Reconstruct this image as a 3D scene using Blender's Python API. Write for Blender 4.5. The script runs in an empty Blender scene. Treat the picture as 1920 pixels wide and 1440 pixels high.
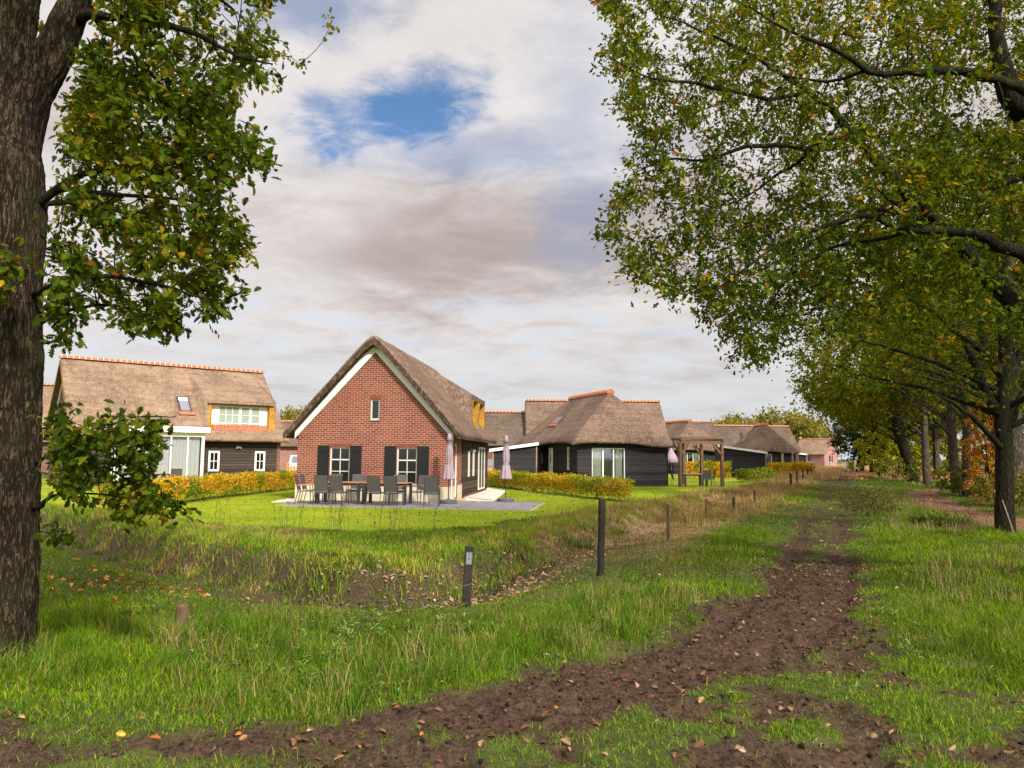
import bpy, bmesh, math, random
import numpy as np
from mathutils import Vector, Matrix
from mathutils.geometry import tessellate_polygon
C = bpy.context.scene
random.seed(7); RNG = np.random.default_rng(11)
R = math.radians
# ------------------------------------------------------------------ camera, sky, sun, exposure
EYE, FPX, PITCH, ROLL = 1.75, 1400.0, math.atan(135/1400), R(0.55)
cam = bpy.data.cameras.new('camera'); camo = bpy.data.objects.new('camera', cam); C.collection.objects.link(camo)
cam.sensor_width = 36; cam.lens = FPX/1920*36; cam.clip_start = .05; cam.clip_end = 6000
camo.matrix_world = Matrix.Translation((0, 0, EYE)) @ Matrix.Rotation(math.pi/2+PITCH, 4, 'X') @ Matrix.Rotation(ROLL, 4, 'Z')
C.camera = camo
C.view_settings.view_transform = 'Standard'; C.view_settings.look = 'None'; C.view_settings.gamma = 1
C.view_settings.exposure = 0.9
C.cycles.max_bounces = 6; C.cycles.transparent_max_bounces = 10; C.cycles.use_denoising = True
SUN_EL, SUN_DIR = R(36), (0.50, -0.86)                     # towards the sun: behind the camera, to the right
SUNV = Vector((SUN_DIR[0]*math.cos(SUN_EL), SUN_DIR[1]*math.cos(SUN_EL), math.sin(SUN_EL))).normalized()
sl = bpy.data.lights.new('sun', 'SUN'); sl.energy = 3.2; sl.angle = R(6); sl.color = (1, .93, .82)
so = bpy.data.objects.new('sun', sl); C.collection.objects.link(so)
so.rotation_euler = SUNV.to_track_quat('Z', 'Y').to_euler()

class NT:
    """tiny node-tree writer"""
    def __init__(s, tree): s.t = tree; tree.nodes.clear()
    def n(s, typ, props=None, **ins):
        nd = s.t.nodes.new(typ)
        for k, v in (props or {}).items(): setattr(nd, k, v)
        for k, v in ins.items():
            key = int(k[1:]) if k[0] == 'i' and k[1:].isdigit() else k.replace('_', ' ')
            s.set(nd.inputs[key], v)
        return nd
    def set(s, sock, v):
        if isinstance(v, bpy.types.NodeSocket): s.t.links.new(v, sock)
        elif isinstance(v, bpy.types.Node): s.t.links.new(v.outputs[0], sock)
        elif isinstance(v, (tuple, list)) and sock.type == 'RGBA' and len(v) == 3: sock.default_value = (*v, 1)
        else: sock.default_value = v
    def m(s, op, a, b=0.0, c=0.0, clamp=False):
        nd = s.n('ShaderNodeMath', dict(operation=op, use_clamp=clamp)); s.set(nd.inputs[0], a); s.set(nd.inputs[1], b)
        if op in ('MULTIPLY_ADD', 'COMPARE', 'SMOOTH_MIN', 'SMOOTH_MAX'): s.set(nd.inputs[2], c)
        return nd.outputs[0]
    def vm(s, op, a, b=(0, 0, 0)):
        nd = s.n('ShaderNodeVectorMath', dict(operation=op)); s.set(nd.inputs[0], a); s.set(nd.inputs[1], b)
        return nd.outputs['Value'] if op in ('DOT_PRODUCT', 'LENGTH') else nd.outputs[0]
    def mix(s, fac, a, b, bt='MIX'):
        nd = s.n('ShaderNodeMix', dict(data_type='RGBA', blend_type=bt)); s.set(nd.inputs[0], fac); s.set(nd.inputs[6], a); s.set(nd.inputs[7], b)
        return nd.outputs[2]
    def noise(s, vec, scale, detail=4, rough=.55, dist=0.0):
        nd = s.n('ShaderNodeTexNoise'); s.set(nd.inputs['Vector'], vec); nd.inputs['Scale'].default_value = scale
        nd.inputs['Detail'].default_value = detail; nd.inputs['Roughness'].default_value = rough; nd.inputs['Distortion'].default_value = dist
        return nd.outputs[0]
    def step(s, v, a, b, o0=0.0, o1=1.0):
        nd = s.n('ShaderNodeMapRange', dict(interpolation_type='SMOOTHSTEP')); s.set(nd.inputs[0], v)
        for i, q in enumerate((a, b, o0, o1)): s.set(nd.inputs[i+1], q)
        return nd.outputs[0]
    def comb(s, x, y, z):
        nd = s.n('ShaderNodeCombineXYZ'); s.set(nd.inputs[0], x); s.set(nd.inputs[1], y); s.set(nd.inputs[2], z); return nd.outputs[0]

w = bpy.data.worlds.new('World'); C.world = w; w.use_nodes = True
def make_sky():
    t = NT(w.node_tree)
    d = t.n('ShaderNodeTexCoord').outputs['Generated']
    sp = t.n('ShaderNodeSeparateXYZ'); t.set(sp.inputs[0], d)
    x, y, z = sp.outputs
    zc = t.m('MAXIMUM', z, 0.0)
    az = t.m('ARCTAN2', x, y)
    den = t.m('ADD', zc, .14)
    p = t.comb(t.m('DIVIDE', x, den), t.m('MULTIPLY', t.m('DIVIDE', y, den), 1.15), 0.0)
    n1 = t.noise(p, .85, 10, .57, .25)
    n2 = t.noise(t.vm('ADD', p, (7.3, 2.1, 0)), 3.4, 8, .6, .5)
    n3 = t.noise(t.vm('ADD', p, (1.7, 9.1, 0)), 9.0, 6, .6, .8)
    wob = t.m('ADD', t.m('MULTIPLY', t.m('SUBTRACT', n1, .5), 2.6), t.m('ADD', t.m('MULTIPLY', t.m('SUBTRACT', n2, .5), 2.0), t.m('MULTIPLY', t.m('SUBTRACT', n3, .5), 1.0)))
    def blob(a0, z0, ra, rz, slant=0.0):
        da = t.m('SUBTRACT', az, a0); dz = t.m('SUBTRACT', t.m('SUBTRACT', zc, z0), t.m('MULTIPLY', da, slant))
        return t.m('SQRT', t.m('ADD', t.m('POWER', t.m('ABSOLUTE', t.m('DIVIDE', da, ra)), 2.0), t.m('POWER', t.m('ABSOLUTE', t.m('DIVIDE', dz, rz)), 2.0)))
    # openings in the cloud deck
    h1 = t.step(t.m('ADD', blob(-.155, .425, .130, .048, .13), wob), .50, 1.35, 1.0, 0.0)
    h2 = t.m('MULTIPLY', t.step(t.m('ADD', blob(-.31, .55, .13, .07), wob), .5, 1.5, 1.0, 0.0), .62)
    h3 = t.m('MULTIPLY', t.step(t.m('ADD', blob(.09, .42, .07, .16), wob), .3, 1.6, 1.0, 0.0), .36)
    h4 = t.m('MULTIPLY', t.step(t.m('ADD', blob(-.05, .385, .2, .03, .0), wob), .4, 1.7, 1.0, 0.0), .42)
    low = t.m('MULTIPLY', t.step(zc, .03, .22, .0, 1.0), t.step(zc, .13, .26, 1.0, 0.0))
    h5 = t.m('MULTIPLY', low, t.step(n2, .46, .66, 0.0, .32))
    hole = t.m('MAXIMUM', t.m('MAXIMUM', h1, h2), t.m('MAXIMUM', t.m('MAXIMUM', h3, h4), h5))
    # cloud shade: mauve grey bellies and white tops
    sh = t.m('ADD', t.m('MULTIPLY', n1, .66), t.m('ADD', t.m('MULTIPLY', n2, .28), t.m('MULTIPLY', n3, .07)))
    dark = t.step(t.m('ADD', blob(-.07, .285, .38, .10, -.03), t.m('MULTIPLY', wob, .3)), .2, 1.5, 1.0, 0.0)
    sh = t.m('SUBTRACT', sh, t.m('MULTIPLY', dark, .17))
    bright = t.step(t.m('ADD', blob(-.30, .33, .12, .10), wob), .2, 1.6, .10, 0.0)
    sh = t.m('ADD', sh, bright)
    shade = t.step(sh, .26, .58)
    col = t.mix(shade, (.53, .435, .415), (.92, .875, .865))
    col = t.mix(t.step(zc, .0, .20, .75, 0.0), col, (.70, .76, .80))
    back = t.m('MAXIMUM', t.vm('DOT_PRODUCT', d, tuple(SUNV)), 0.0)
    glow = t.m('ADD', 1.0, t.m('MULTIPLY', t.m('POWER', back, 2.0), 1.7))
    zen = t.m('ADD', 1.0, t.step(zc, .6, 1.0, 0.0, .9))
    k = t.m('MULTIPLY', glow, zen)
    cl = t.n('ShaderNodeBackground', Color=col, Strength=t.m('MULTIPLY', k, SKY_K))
    sky = t.n('ShaderNodeTexSky', dict(sky_type='NISHITA', sun_disc=False, sun_elevation=SUN_EL, sun_rotation=math.atan2(SUN_DIR[0], SUN_DIR[1]), air_density=1.0, dust_density=.3, ozone_density=3.0))
    hs = t.n('ShaderNodeHueSaturation', Saturation=1.12, Color=sky.outputs[0])
    cs = t.n('ShaderNodeBackground', Color=hs.outputs[0], Strength=.078)
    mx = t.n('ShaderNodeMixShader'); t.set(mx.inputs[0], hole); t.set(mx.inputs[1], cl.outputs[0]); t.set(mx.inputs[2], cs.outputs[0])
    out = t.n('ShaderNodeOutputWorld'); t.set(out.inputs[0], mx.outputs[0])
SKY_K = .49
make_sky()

# ------------------------------------------------------------------ picture <-> place
ct, st, cr, sr = math.cos(PITCH), math.sin(PITCH), math.cos(ROLL), math.sin(ROLL)
def ray(px, py):
    a0, b0 = px-960, py-720
    a = a0*cr+b0*sr; b = -a0*sr+b0*cr
    return np.array([a/FPX, ct+b/FPX*st, st-b/FPX*ct])
def G(px, py, z=0.0):
    d = ray(px, py); t = (z-EYE)/d[2]; return np.array([0, 0, EYE])+d*t
def P(px, py, D):
    d = ray(px, py); return np.array([0, 0, EYE])+d*(D/d[1])

# ------------------------------------------------------------------ noise in numpy
def _hash(ix, iy, seed):
    h = (ix.astype(np.int64)*374761393 + iy.astype(np.int64)*668265263 + seed*974711) & 0xffffffff
    h = ((h ^ (h >> 13))*1274126177) & 0xffffffff
    return ((h ^ (h >> 16)) & 0xffff)/65535.0
def vnoise(x, y, seed=0):
    x = np.asarray(x, float); y = np.asarray(y, float)
    ix, iy = np.floor(x), np.floor(y); fx, fy = x-ix, y-iy
    fx = fx*fx*(3-2*fx); fy = fy*fy*(3-2*fy)
    a = _hash(ix, iy, seed); b = _hash(ix+1, iy, seed); c = _hash(ix, iy+1, seed); d = _hash(ix+1, iy+1, seed)
    return (a*(1-fx)+b*fx)*(1-fy)+(c*(1-fx)+d*fx)*fy
def fbm(x, y, f=1.0, octv=4, seed=0):
    s = 0; a = .5; tot = 0
    for i in range(octv):
        s = s+a*vnoise(np.asarray(x)*f+17.3*i, np.asarray(y)*f-9.1*i, seed+i); tot += a; a *= .5; f *= 2.03
    return s/tot
def sstep(v, a, b):
    t = np.clip((v-a)/(b-a), 0, 1); return t*t*(3-2*t)
def poly_dist(x, y, pts, vals=None):
    """signed distance to a polyline (left positive), interpolated vals and arc position"""
    x = np.asarray(x, float); y = np.asarray(y, float)
    best = np.full(x.shape, 1e9); sgn = np.ones(x.shape); vv = np.zeros(x.shape); arc = np.zeros(x.shape); s0 = 0
    for i in range(len(pts)-1):
        ax, ay = pts[i][:2]; bx, by = pts[i+1][:2]; dx, dy = bx-ax, by-ay; L2 = dx*dx+dy*dy
        t = np.clip(((x-ax)*dx+(y-ay)*dy)/L2, 0, 1)
        d = np.hypot(x-ax-t*dx, y-ay-t*dy); m = d < best
        best = np.where(m, d, best); sgn = np.where(m, np.sign(dx*(y-ay)-dy*(x-ax)), sgn)
        if vals is not None: vv = np.where(m, vals[i]*(1-t)+vals[i+1]*t, vv)
        arc = np.where(m, s0+t*math.sqrt(L2), arc); s0 += math.sqrt(L2)
    return best*sgn, vv, arc
def in_poly(x, y, pts):
    x = np.asarray(x, float); y = np.asarray(y, float); r = np.zeros(x.shape, bool); n = len(pts)
    for i in range(n):
        x1, y1 = pts[i][:2]; x2, y2 = pts[(i+1) % n][:2]
        c = ((y1 > y) != (y2 > y)) & (x < (x2-x1)*(y-y1)/((y2-y1) if y2 != y1 else 1e-9)+x1)
        r ^= c
    return r

# ------------------------------------------------------------------ objects
def tag(o, label=None, cat=None, group=None, kind=None):
    if label: o['label'] = label
    if cat: o['category'] = cat
    if group: o['group'] = group
    if kind: o['kind'] = kind
    return o
def empty(name, loc=(0, 0, 0), rz=0.0, label=None, cat=None, group=None):
    o = bpy.data.objects.new(name, None); C.collection.objects.link(o); o.location = loc; o.rotation_euler = (0, 0, rz)
    o.empty_display_size = .2
    return tag(o, label, cat, group)
def link(name, me, mats, parent=None, loc=None, rot=None):
    o = bpy.data.objects.new(name, me); C.collection.objects.link(o)
    for m in (mats if isinstance(mats, (list, tuple)) else [mats]):
        me.materials.append(m)
    if parent: o.parent = parent
    if loc is not None: o.location = loc
    if rot is not None: o.rotation_euler = rot
    return o
def copy_tree(o, parent=None):
    c = o.copy(); C.collection.objects.link(c)
    if parent is not None: c.parent = parent
    for ch in o.children: copy_tree(ch, c)
    return c
def dup(o, loc, rz=0.0, label=None, scale=None):
    c = copy_tree(o); c.location = loc; c.rotation_euler = (0, 0, rz)
    if scale: c.scale = scale if isinstance(scale, tuple) else (scale,)*3
    if label: c['label'] = label
    return c

class MB:
    """collects shapes for ONE mesh object"""
    def __init__(s): s.v = []; s.f = []; s.mi = []; s.M = Matrix.Identity(4); s.mat = 0
    def add(s, vs, fs, mi=None):
        b = len(s.v)
        s.v += [tuple(s.M @ Vector(p)) for p in vs]; s.f += [tuple(b+i for i in f) for f in fs]
        s.mi += [s.mat if mi is None else mi]*len(fs); return s
    def box(s, x0, x1, y0, y1, z0, z1, mi=None):
        v = [(x, y, z) for z in (z0, z1) for y in (y0, y1) for x in (x0, x1)]
        return s.add(v, [(0, 2, 3, 1), (4, 5, 7, 6), (0, 1, 5, 4), (2, 6, 7, 3), (0, 4, 6, 2), (1, 3, 7, 5)], mi)
    def bar(s, a, b, w, h, mi=None, up=(0, 0, 1)):
        a, b = Vector(a), Vector(b); d = (b-a).normalized(); u = Vector(up)
        if abs(d.dot(u)) > .98: u = Vector((0, 1, 0))
        sd = d.cross(u).normalized()*w/2; up2 = sd.cross(d).normalized()*h/2
        v = [p+i*sd+j*up2 for p in (a, b) for i, j in ((-1, -1), (1, -1), (1, 1), (-1, 1))]
        return s.add(v, [(0, 1, 2, 3), (7, 6, 5, 4), (0, 4, 5, 1), (1, 5, 6, 2), (2, 6, 7, 3), (3, 7, 4, 0)], mi)
    def tube(s, pts, rad, n=8, mi=None, caps=True, rnoise=0.0):
        pts = [Vector(p) for p in pts]
        if not isinstance(rad, (list, tuple, np.ndarray)): rad = [rad]*len(pts)
        vs = []; fs = []; prev = None
        for i, p in enumerate(pts):
            d = (pts[min(i+1, len(pts)-1)]-pts[max(i-1, 0)])
            d = d.normalized() if d.length > 1e-9 else Vector((0, 0, 1))
            if prev is None: u = d.orthogonal().normalized()
            else:
                u = prev-d*prev.dot(d); u = u.normalized() if u.length > 1e-6 else d.orthogonal().normalized()
            prev = u; w2 = d.cross(u)
            for k in range(n):
                a = 2*math.pi*k/n; r = rad[i]*(1+(random.uniform(-rnoise, rnoise) if rnoise else 0))
                vs.append(p+(u*math.cos(a)+w2*math.sin(a))*r)
        for i in range(len(pts)-1):
            for k in range(n):
                k2 = (k+1) % n; fs.append((i*n+k, i*n+k2, (i+1)*n+k2, (i+1)*n+k))
        if caps: fs += [tuple(range(n-1, -1, -1)), tuple((len(pts)-1)*n+k for k in range(n))]
        return s.add(vs, fs, mi)
    def lathe(s, prof, n=24, c=(0, 0), mi=None, fr=None):
        vs = []; fs = []
        for r, z in prof:
            for k in range(n):
                a = 2*math.pi*k/n; rr = r if fr is None else r*fr(a, z); vs.append((c[0]+rr*math.cos(a), c[1]+rr*math.sin(a), z))
        for i in range(len(prof)-1):
            for k in range(n):
                k2 = (k+1) % n; fs.append((i*n+k, i*n+k2, (i+1)*n+k2, (i+1)*n+k))
        fs += [tuple(range(n-1, -1, -1)), tuple((len(prof)-1)*n+k for k in range(n))]
        return s.add(vs, fs, mi)
    def prism(s, poly, a, b, axis='y', mi=None):
        """poly: 2D points; axis y: (x,z) extruded y a..b ; axis x: (y,z); axis z: (x,y)"""
        mp = {'y': lambda p, t: (p[0], t, p[1]), 'x': lambda p, t: (t, p[0], p[1]), 'z': lambda p, t: (p[0], p[1], t)}[axis]
        n = len(poly); v = [mp(p, a) for p in poly]+[mp(p, b) for p in poly]
        return s.add(v, [tuple(range(n-1, -1, -1)), tuple(range(n, 2*n))]+[(i, (i+1) % n, n+(i+1) % n, n+i) for i in range(n)], mi)
    def wall(s, outer, holes, a, b, axis='y', mi=None):
        """flat wall with openings, thickness a..b"""
        mp = {'y': lambda p, t: (p[0], t, p[1]), 'x': lambda p, t: (t, p[0], p[1])}[axis]
        loops = [outer]+[[(h[0], h[1]), (h[2], h[1]), (h[2], h[3]), (h[0], h[3])] for h in holes]
        tri = tessellate_polygon([[Vector((p[0], p[1], 0)) for p in lp] for lp in loops])
        flat = [p for lp in loops for p in lp]; n = len(flat)
        v = [mp(p, a) for p in flat]+[mp(p, b) for p in flat]
        f = [tuple(t) for t in tri]+[tuple(n+i for i in reversed(t)) for t in tri]
        o = 0
        for lp in loops:
            k = len(lp)
            for i in range(k): f.append((o+i, o+(i+1) % k, n+o+(i+1) % k, n+o+i))
            o += k
        return s.add(v, f, mi)
    def build(s, name, mats, parent=None, smooth=False, bevel=0.0, uv=True, loc=None, rot=None, merge=False):
        me = bpy.data.meshes.new(name); me.from_pydata(s.v, [], s.f); me.validate()
        if len(me.polygons) == len(s.mi): me.polygons.foreach_set('material_index', s.mi)
        bm = bmesh.new(); bm.from_mesh(me)
        if merge: bmesh.ops.remove_doubles(bm, verts=bm.verts, dist=1e-4)
        bmesh.ops.recalc_face_normals(bm, faces=bm.faces)
        if uv:
            ul = bm.loops.layers.uv.new('UVMap')
            for f in bm.faces:
                n = f.normal; ax, ay, az = abs(n.x), abs(n.y), abs(n.z)
                for l in f.loops:
                    c = l.vert.co
                    l[ul].uv = (c.x, c.y) if az > .8 else ((c.y, c.z) if ax > ay else (c.x, c.z))
        bm.to_mesh(me); bm.free()
        if smooth: me.polygons.foreach_set('use_smooth', [True]*len(me.polygons))
        o = link(name, me, mats, parent, loc, rot)
        if bevel:
            b = o.modifiers.new('b', 'BEVEL'); b.width = bevel; b.segments = 2; b.limit_method = 'ANGLE'; b.angle_limit = R(40)
        return o

def fast_mesh(name, V, loops, starts, col=None, mi=None, smooth=False):
    me = bpy.data.meshes.new(name)
    me.vertices.add(len(V)); me.vertices.foreach_set('co', np.ascontiguousarray(V, np.float32).ravel())
    me.loops.add(len(loops)); me.loops.foreach_set('vertex_index', np.ascontiguousarray(loops, np.int32))
    me.polygons.add(len(starts)); me.polygons.foreach_set('loop_start', np.ascontiguousarray(starts, np.int32))
    me.update(calc_edges=True)
    if col is not None:
        a = me.attributes.new('Col', 'FLOAT_COLOR', 'FACE')
        c4 = np.ones((len(starts), 4), np.float32); c4[:, :3] = col; a.data.foreach_set('color', c4.ravel())
    if smooth: me.polygons.foreach_set('use_smooth', np.ones(len(starts), bool))
    return me
def instance_mesh(name, tv, tf, Rm, pos, scale, col):
    """tv template verts (k,3); tf list of faces; Rm (n,3,3); pos (n,3); scale (n,)or(n,3); col (n,3)"""
    n = len(pos); k = len(tv); scale = np.asarray(scale, float)
    if scale.ndim == 1: scale = np.repeat(scale[:, None], 3, 1)
    V = np.einsum('nij,nkj->nki', Rm, tv[None]*scale[:, None, :])+pos[:, None, :]
    lp = np.concatenate([np.array(f) for f in tf]); ln = np.array([len(f) for f in tf])
    loops = (lp[None]+(np.arange(n)*k)[:, None]).ravel()
    st0 = np.concatenate([[0], np.cumsum(ln)[:-1]]); starts = (st0[None]+(np.arange(n)*len(lp))[:, None]).ravel()
    return fast_mesh(name, V.reshape(-1, 3), loops, starts, np.repeat(col, len(tf), 0))
def frames(d, up):
    """rotation matrices with x along d, z close to up"""
    x = d/np.maximum(np.linalg.norm(d, axis=1, keepdims=True), 1e-9)
    y = np.cross(up, x); nrm = np.linalg.norm(y, axis=1, keepdims=True); y = np.where(nrm > 1e-4, y/np.maximum(nrm, 1e-9), np.array([[0, 1., 0]]))
    z = np.cross(x, y); return np.stack([x, y, z], 2)
def pick_cols(n, pal, wts, jit=.25, rng=RNG):
    pal = np.array(pal); c = pal[rng.choice(len(pal), n, p=np.array(wts)/sum(wts))]
    return np.clip(c*(1+rng.uniform(-jit, jit, (n, 1)))*(1+rng.uniform(-.08, .08, (n, 3))), .002, 1)

# ------------------------------------------------------------------ materials
def new_mat(name):
    m = bpy.data.materials.new(name); m.use_nodes = True; return m, NT(m.node_tree)
def finish(t, bsdf, disp=None):
    o = t.n('ShaderNodeOutputMaterial'); t.set(o.inputs[0], bsdf.outputs[0]); return o
def principled(t, col, rough=.6, spec=.3, bump=None, bstr=.3, bdist=.02, metal=0.0, **kw):
    p = t.n('ShaderNodeBsdfPrincipled'); t.set(p.inputs['Base Color'], col); t.set(p.inputs['Roughness'], rough)
    t.set(p.inputs['Specular IOR Level'], spec); t.set(p.inputs['Metallic'], metal)
    if bump is not None:
        b = t.n('ShaderNodeBump'); t.set(b.inputs['Height'], bump); b.inputs['Strength'].default_value = bstr; b.inputs['Distance'].default_value = bdist
        t.set(p.inputs['Normal'], b.outputs[0])
    return p
def plain(name, col, rough=.6, spec=.3, var=.12, nscale=6, metal=0.0):
    m, t = new_mat(name); ob = t.n('ShaderNodeTexCoord').outputs['Object']
    n = t.noise(ob, nscale, 5, .6); n2 = t.noise(ob, nscale*9, 3, .6)
    f = t.m('ADD', t.m('MULTIPLY', n, .7), t.m('MULTIPLY', n2, .3))
    c = t.mix(t.step(f, .3, .7), tuple(c*(1-var) for c in col), tuple(min(1, c*(1+var)) for c in col))
    finish(t, principled(t, c, rough, spec, n2, .15, .004, metal)); return m
def leaf_mat(name, trans=.38, rough=.6, gain=1.0, spec=.03):
    m, t = new_mat(name); a = t.n('ShaderNodeAttribute', dict(attribute_name='Col')).outputs['Color']
    ob = t.n('ShaderNodeTexCoord').outputs['Object']
    c = t.mix(t.step(t.noise(ob, 22, 3), .3, .7), t.mix(1.0, a, (.75, .75, .75), 'MULTIPLY'), t.mix(1.0, a, (1.2, 1.2, 1.15), 'MULTIPLY'))
    p = principled(t, c, rough, spec)
    tr = t.n('ShaderNodeBsdfTranslucent'); t.set(tr.inputs[0], t.mix(1.0, c, (1.5*gain, 1.35*gain, .6*gain), 'MULTIPLY'))
    mx = t.n('ShaderNodeMixShader'); mx.inputs[0].default_value = trans; t.set(mx.inputs[1], p.outputs[0]); t.set(mx.inputs[2], tr.outputs[0])
    finish(t, mx); return m
def thatch_mat(name, c0, c1, c2):
    m, t = new_mat(name); ob = t.n('ShaderNodeTexCoord').outputs['Object']
    big = t.noise(ob, .55, 5, .6, .4); mid = t.noise(ob, 3.2, 5, .65)
    fine = t.noise(t.vm('MULTIPLY', ob, (1, 1, .35)), 38, 3, .7); fine2 = t.noise(t.vm('MULTIPLY', ob, (1, 1, .4)), 14, 4, .7)
    c = t.mix(t.step(t.m('ADD', t.m('MULTIPLY', big, .55), t.m('MULTIPLY', mid, .45)), .36, .64), c0, c1)
    c = t.mix(t.m('MULTIPLY', t.step(fine2, .48, .66), .75), c, c2)
    sz = t.n('ShaderNodeSeparateXYZ'); t.set(sz.inputs[0], ob)
    band = t.m('SINE', t.m('ADD', t.m('MULTIPLY', sz.outputs[2], 17.0), t.m('MULTIPLY', mid, 5.0)))
    c = t.mix(t.step(band, .2, 1.0, 0, .28), c, t.mix(1.0, c, (.62, .60, .58), 'MULTIPLY'))
    c = t.mix(t.step(t.noise(t.vm('MULTIPLY', ob, (1.6, 1.6, .5)), 1.1, 5, .65), .56, .72, 0, .55), c, (.075, .066, .040))
    c = t.mix(t.step(fine, .35, .65, .0, .8), c, t.mix(1.0, c, (.45, .42, .40), 'MULTIPLY'))
    finish(t, principled(t, c, .92, .1, t.m('ADD', t.m('MULTIPLY', fine, .5), t.m('ADD', fine2, t.m('MULTIPLY', mid, .8))), .75, .05)); return m
def brick_mat(name, a, b, mortar, w=.21, h=.0625, ms=.012):
    m, t = new_mat(name); uv = t.n('ShaderNodeUVMap').outputs[0]; ob = t.n('ShaderNodeTexCoord').outputs['Object']
    br = t.n('ShaderNodeTexBrick', dict(offset=.5, squash=1.0)); t.set(br.inputs['Vector'], uv)
    t.set(br.inputs['Color1'], a); t.set(br.inputs['Color2'], b); t.set(br.inputs['Mortar'], mortar)
    br.inputs['Scale'].default_value = 1; br.inputs['Mortar Size'].default_value = ms; br.inputs['Mortar Smooth'].default_value = .1; br.inputs['Bias'].default_value = -.1
    br.inputs['Brick Width'].default_value = w; br.inputs['Row Height'].default_value = h
    n = t.noise(ob, 1.1, 5, .6); n2 = t.noise(ob, 60, 3)
    c = t.mix(t.step(n, .35, .7, 0, .35), br.outputs[0], t.mix(1.0, br.outputs[0], (.6, .58, .6), 'MULTIPLY'))
    c = t.mix(t.m('MULTIPLY', n2, .35), c, t.mix(1.0, c, (.6, .6, .6), 'MULTIPLY'))
    finish(t, principled(t, c, .85, .2, t.m('SUBTRACT', 1.0, br.outputs['Fac']), .5, .008)); return m
def board_mat(name, col, pitch=.17, rough=.6):
    m, t = new_mat(name); uv = t.n('ShaderNodeUVMap').outputs[0]; sp = t.n('ShaderNodeSeparateXYZ'); t.set(sp.inputs[0], uv)
    q = t.m('DIVIDE', sp.outputs[1], pitch); fr = t.m('FRACT', q); row = t.m('FLOOR', q)
    wn = t.n('ShaderNodeTexWhiteNoise', dict(noise_dimensions='1D')); t.set(wn.inputs[1], row)
    g = t.noise(t.vm('MULTIPLY', t.comb(sp.outputs[0], sp.outputs[1], row), (2, 26, 3.1)), 1.5, 5, .65)
    c = t.mix(t.step(t.m('ADD', t.m('MULTIPLY', g, .7), t.m('MULTIPLY', wn.outputs[0], .3)), .3, .75), tuple(x*.6 for x in col), tuple(x*1.7 for x in col))
    gap = t.step(fr, .05, .20, 1.0, 0.0)
    c = t.mix(gap, c, tuple(x*.15 for x in col))
    hgt = t.m('ADD', t.m('MULTIPLY', t.m('SUBTRACT', 1.0, fr), 1.0), t.m('MULTIPLY', g, .15))
    finish(t, principled(t, c, rough, .15, hgt, 1.0, .03)); return m
def bark_mat(name, c0, c1, moss=(.055, .07, .012), mossk=.35, sc=1.0, bs=1.0):
    m, t = new_mat(name); ob = t.n('ShaderNodeTexCoord').outputs['Object']
    def rid(scale, zz, off):
        n = t.noise(t.vm('ADD', t.vm('MULTIPLY', ob, (1, 1, zz)), (off, off, off)), scale, 3, .55, .6)
        return t.m('SUBTRACT', 1.0, t.m('MULTIPLY', t.m('ABSOLUTE', t.m('SUBTRACT', n, .5)), 10.0), clamp=True)
    a = rid(22*sc, .17, 0.0); b = rid(46*sc, .25, 3.3); f = t.noise(ob, 120*sc, 4, .7); big = t.noise(ob, 1.3*sc, 4)
    e = t.m('MULTIPLY', t.step(a, .75, .1), t.m('ADD', .45, t.m('MULTIPLY', t.step(b, .85, .2), .55)))
    c = t.mix(t.m('MULTIPLY', e, t.step(f, .2, .6)), c0, c1)
    c = t.mix(t.m('MULTIPLY', t.step(big, .42, .68), mossk), c, moss)
    finish(t, principled(t, c, .9, .15, t.m('ADD', e, t.m('MULTIPLY', f, .35)), bs, .02)); return m
def glass_mat(name, tint=(.97, .98, .98), tr=.8):
    m, t = new_mat(name); g = t.n('ShaderNodeBsdfGlossy', Color=(.9, .93, .95), Roughness=.03); tp = t.n('ShaderNodeBsdfTransparent', Color=tint)
    fz = t.n('ShaderNodeFresnel', IOR=1.5); f = t.m('ADD', t.m('MULTIPLY', fz.outputs[0], 1.6), .05, clamp=True)
    mx = t.n('ShaderNodeMixShader'); t.set(mx.inputs[0], f); t.set(mx.inputs[1], tp.outputs[0]); t.set(mx.inputs[2], g.outputs[0]); finish(t, mx); return m

M = {}
M['thatch'] = thatch_mat('thatch_grey_brown', (.120, .078, .056), (.235, .160, .120), (.33, .245, .19))
M['thatch_light'] = thatch_mat('thatch_tan', (.17, .112, .075), (.34, .235, .160), (.44, .33, .235))
M['thatch_dark'] = thatch_mat('thatch_dark', (.080, .060, .048), (.165, .122, .095), (.24, .185, .14))
M['cut'] = thatch_mat('thatch_cut_brown', (.035, .024, .016), (.115, .078, .05), (.22, .155, .10))
M['cut_gold'] = thatch_mat('thatch_cut_golden', (.42, .20, .03), (.62, .32, .05), (.70, .42, .10))
M['brick'] = brick_mat('brick_red', (.245, .058, .037), (.105, .034, .026), (.40, .25, .17), .22, .078, .0105)
M['brick_dark'] = brick_mat('brick_purple', (.16, .045, .038), (.10, .034, .032), (.33, .23, .19), .22, .078, .011)
M['brick_far'] = brick_mat('brick_pink', (.34, .14, .11), (.26, .11, .09), (.45, .3, .25))
M['boards'] = board_mat('black_weatherboard', (.024, .0215, .0225), .165, .7)
M['boards_brown'] = board_mat('brown_black_weatherboard', (.046, .033, .026), .165, .7)
M['boards_grey'] = board_mat('weathered_board', (.2, .16, .13), .15)
M['white'] = plain('white_paint', (.74, .73, .70), .4, .4, .05, 3)
M['offwhite'] = plain('cream_frame_paint', (.58, .55, .47), .45, .4, .06, 4)
M['plinth'] = plain('cream_render', (.52, .46, .33), .8, .2, .14, 2.5)
M['shutter'] = plain('shutter_dark_green_black', (.010, .012, .012), .5, .25, .2, 5)
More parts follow.
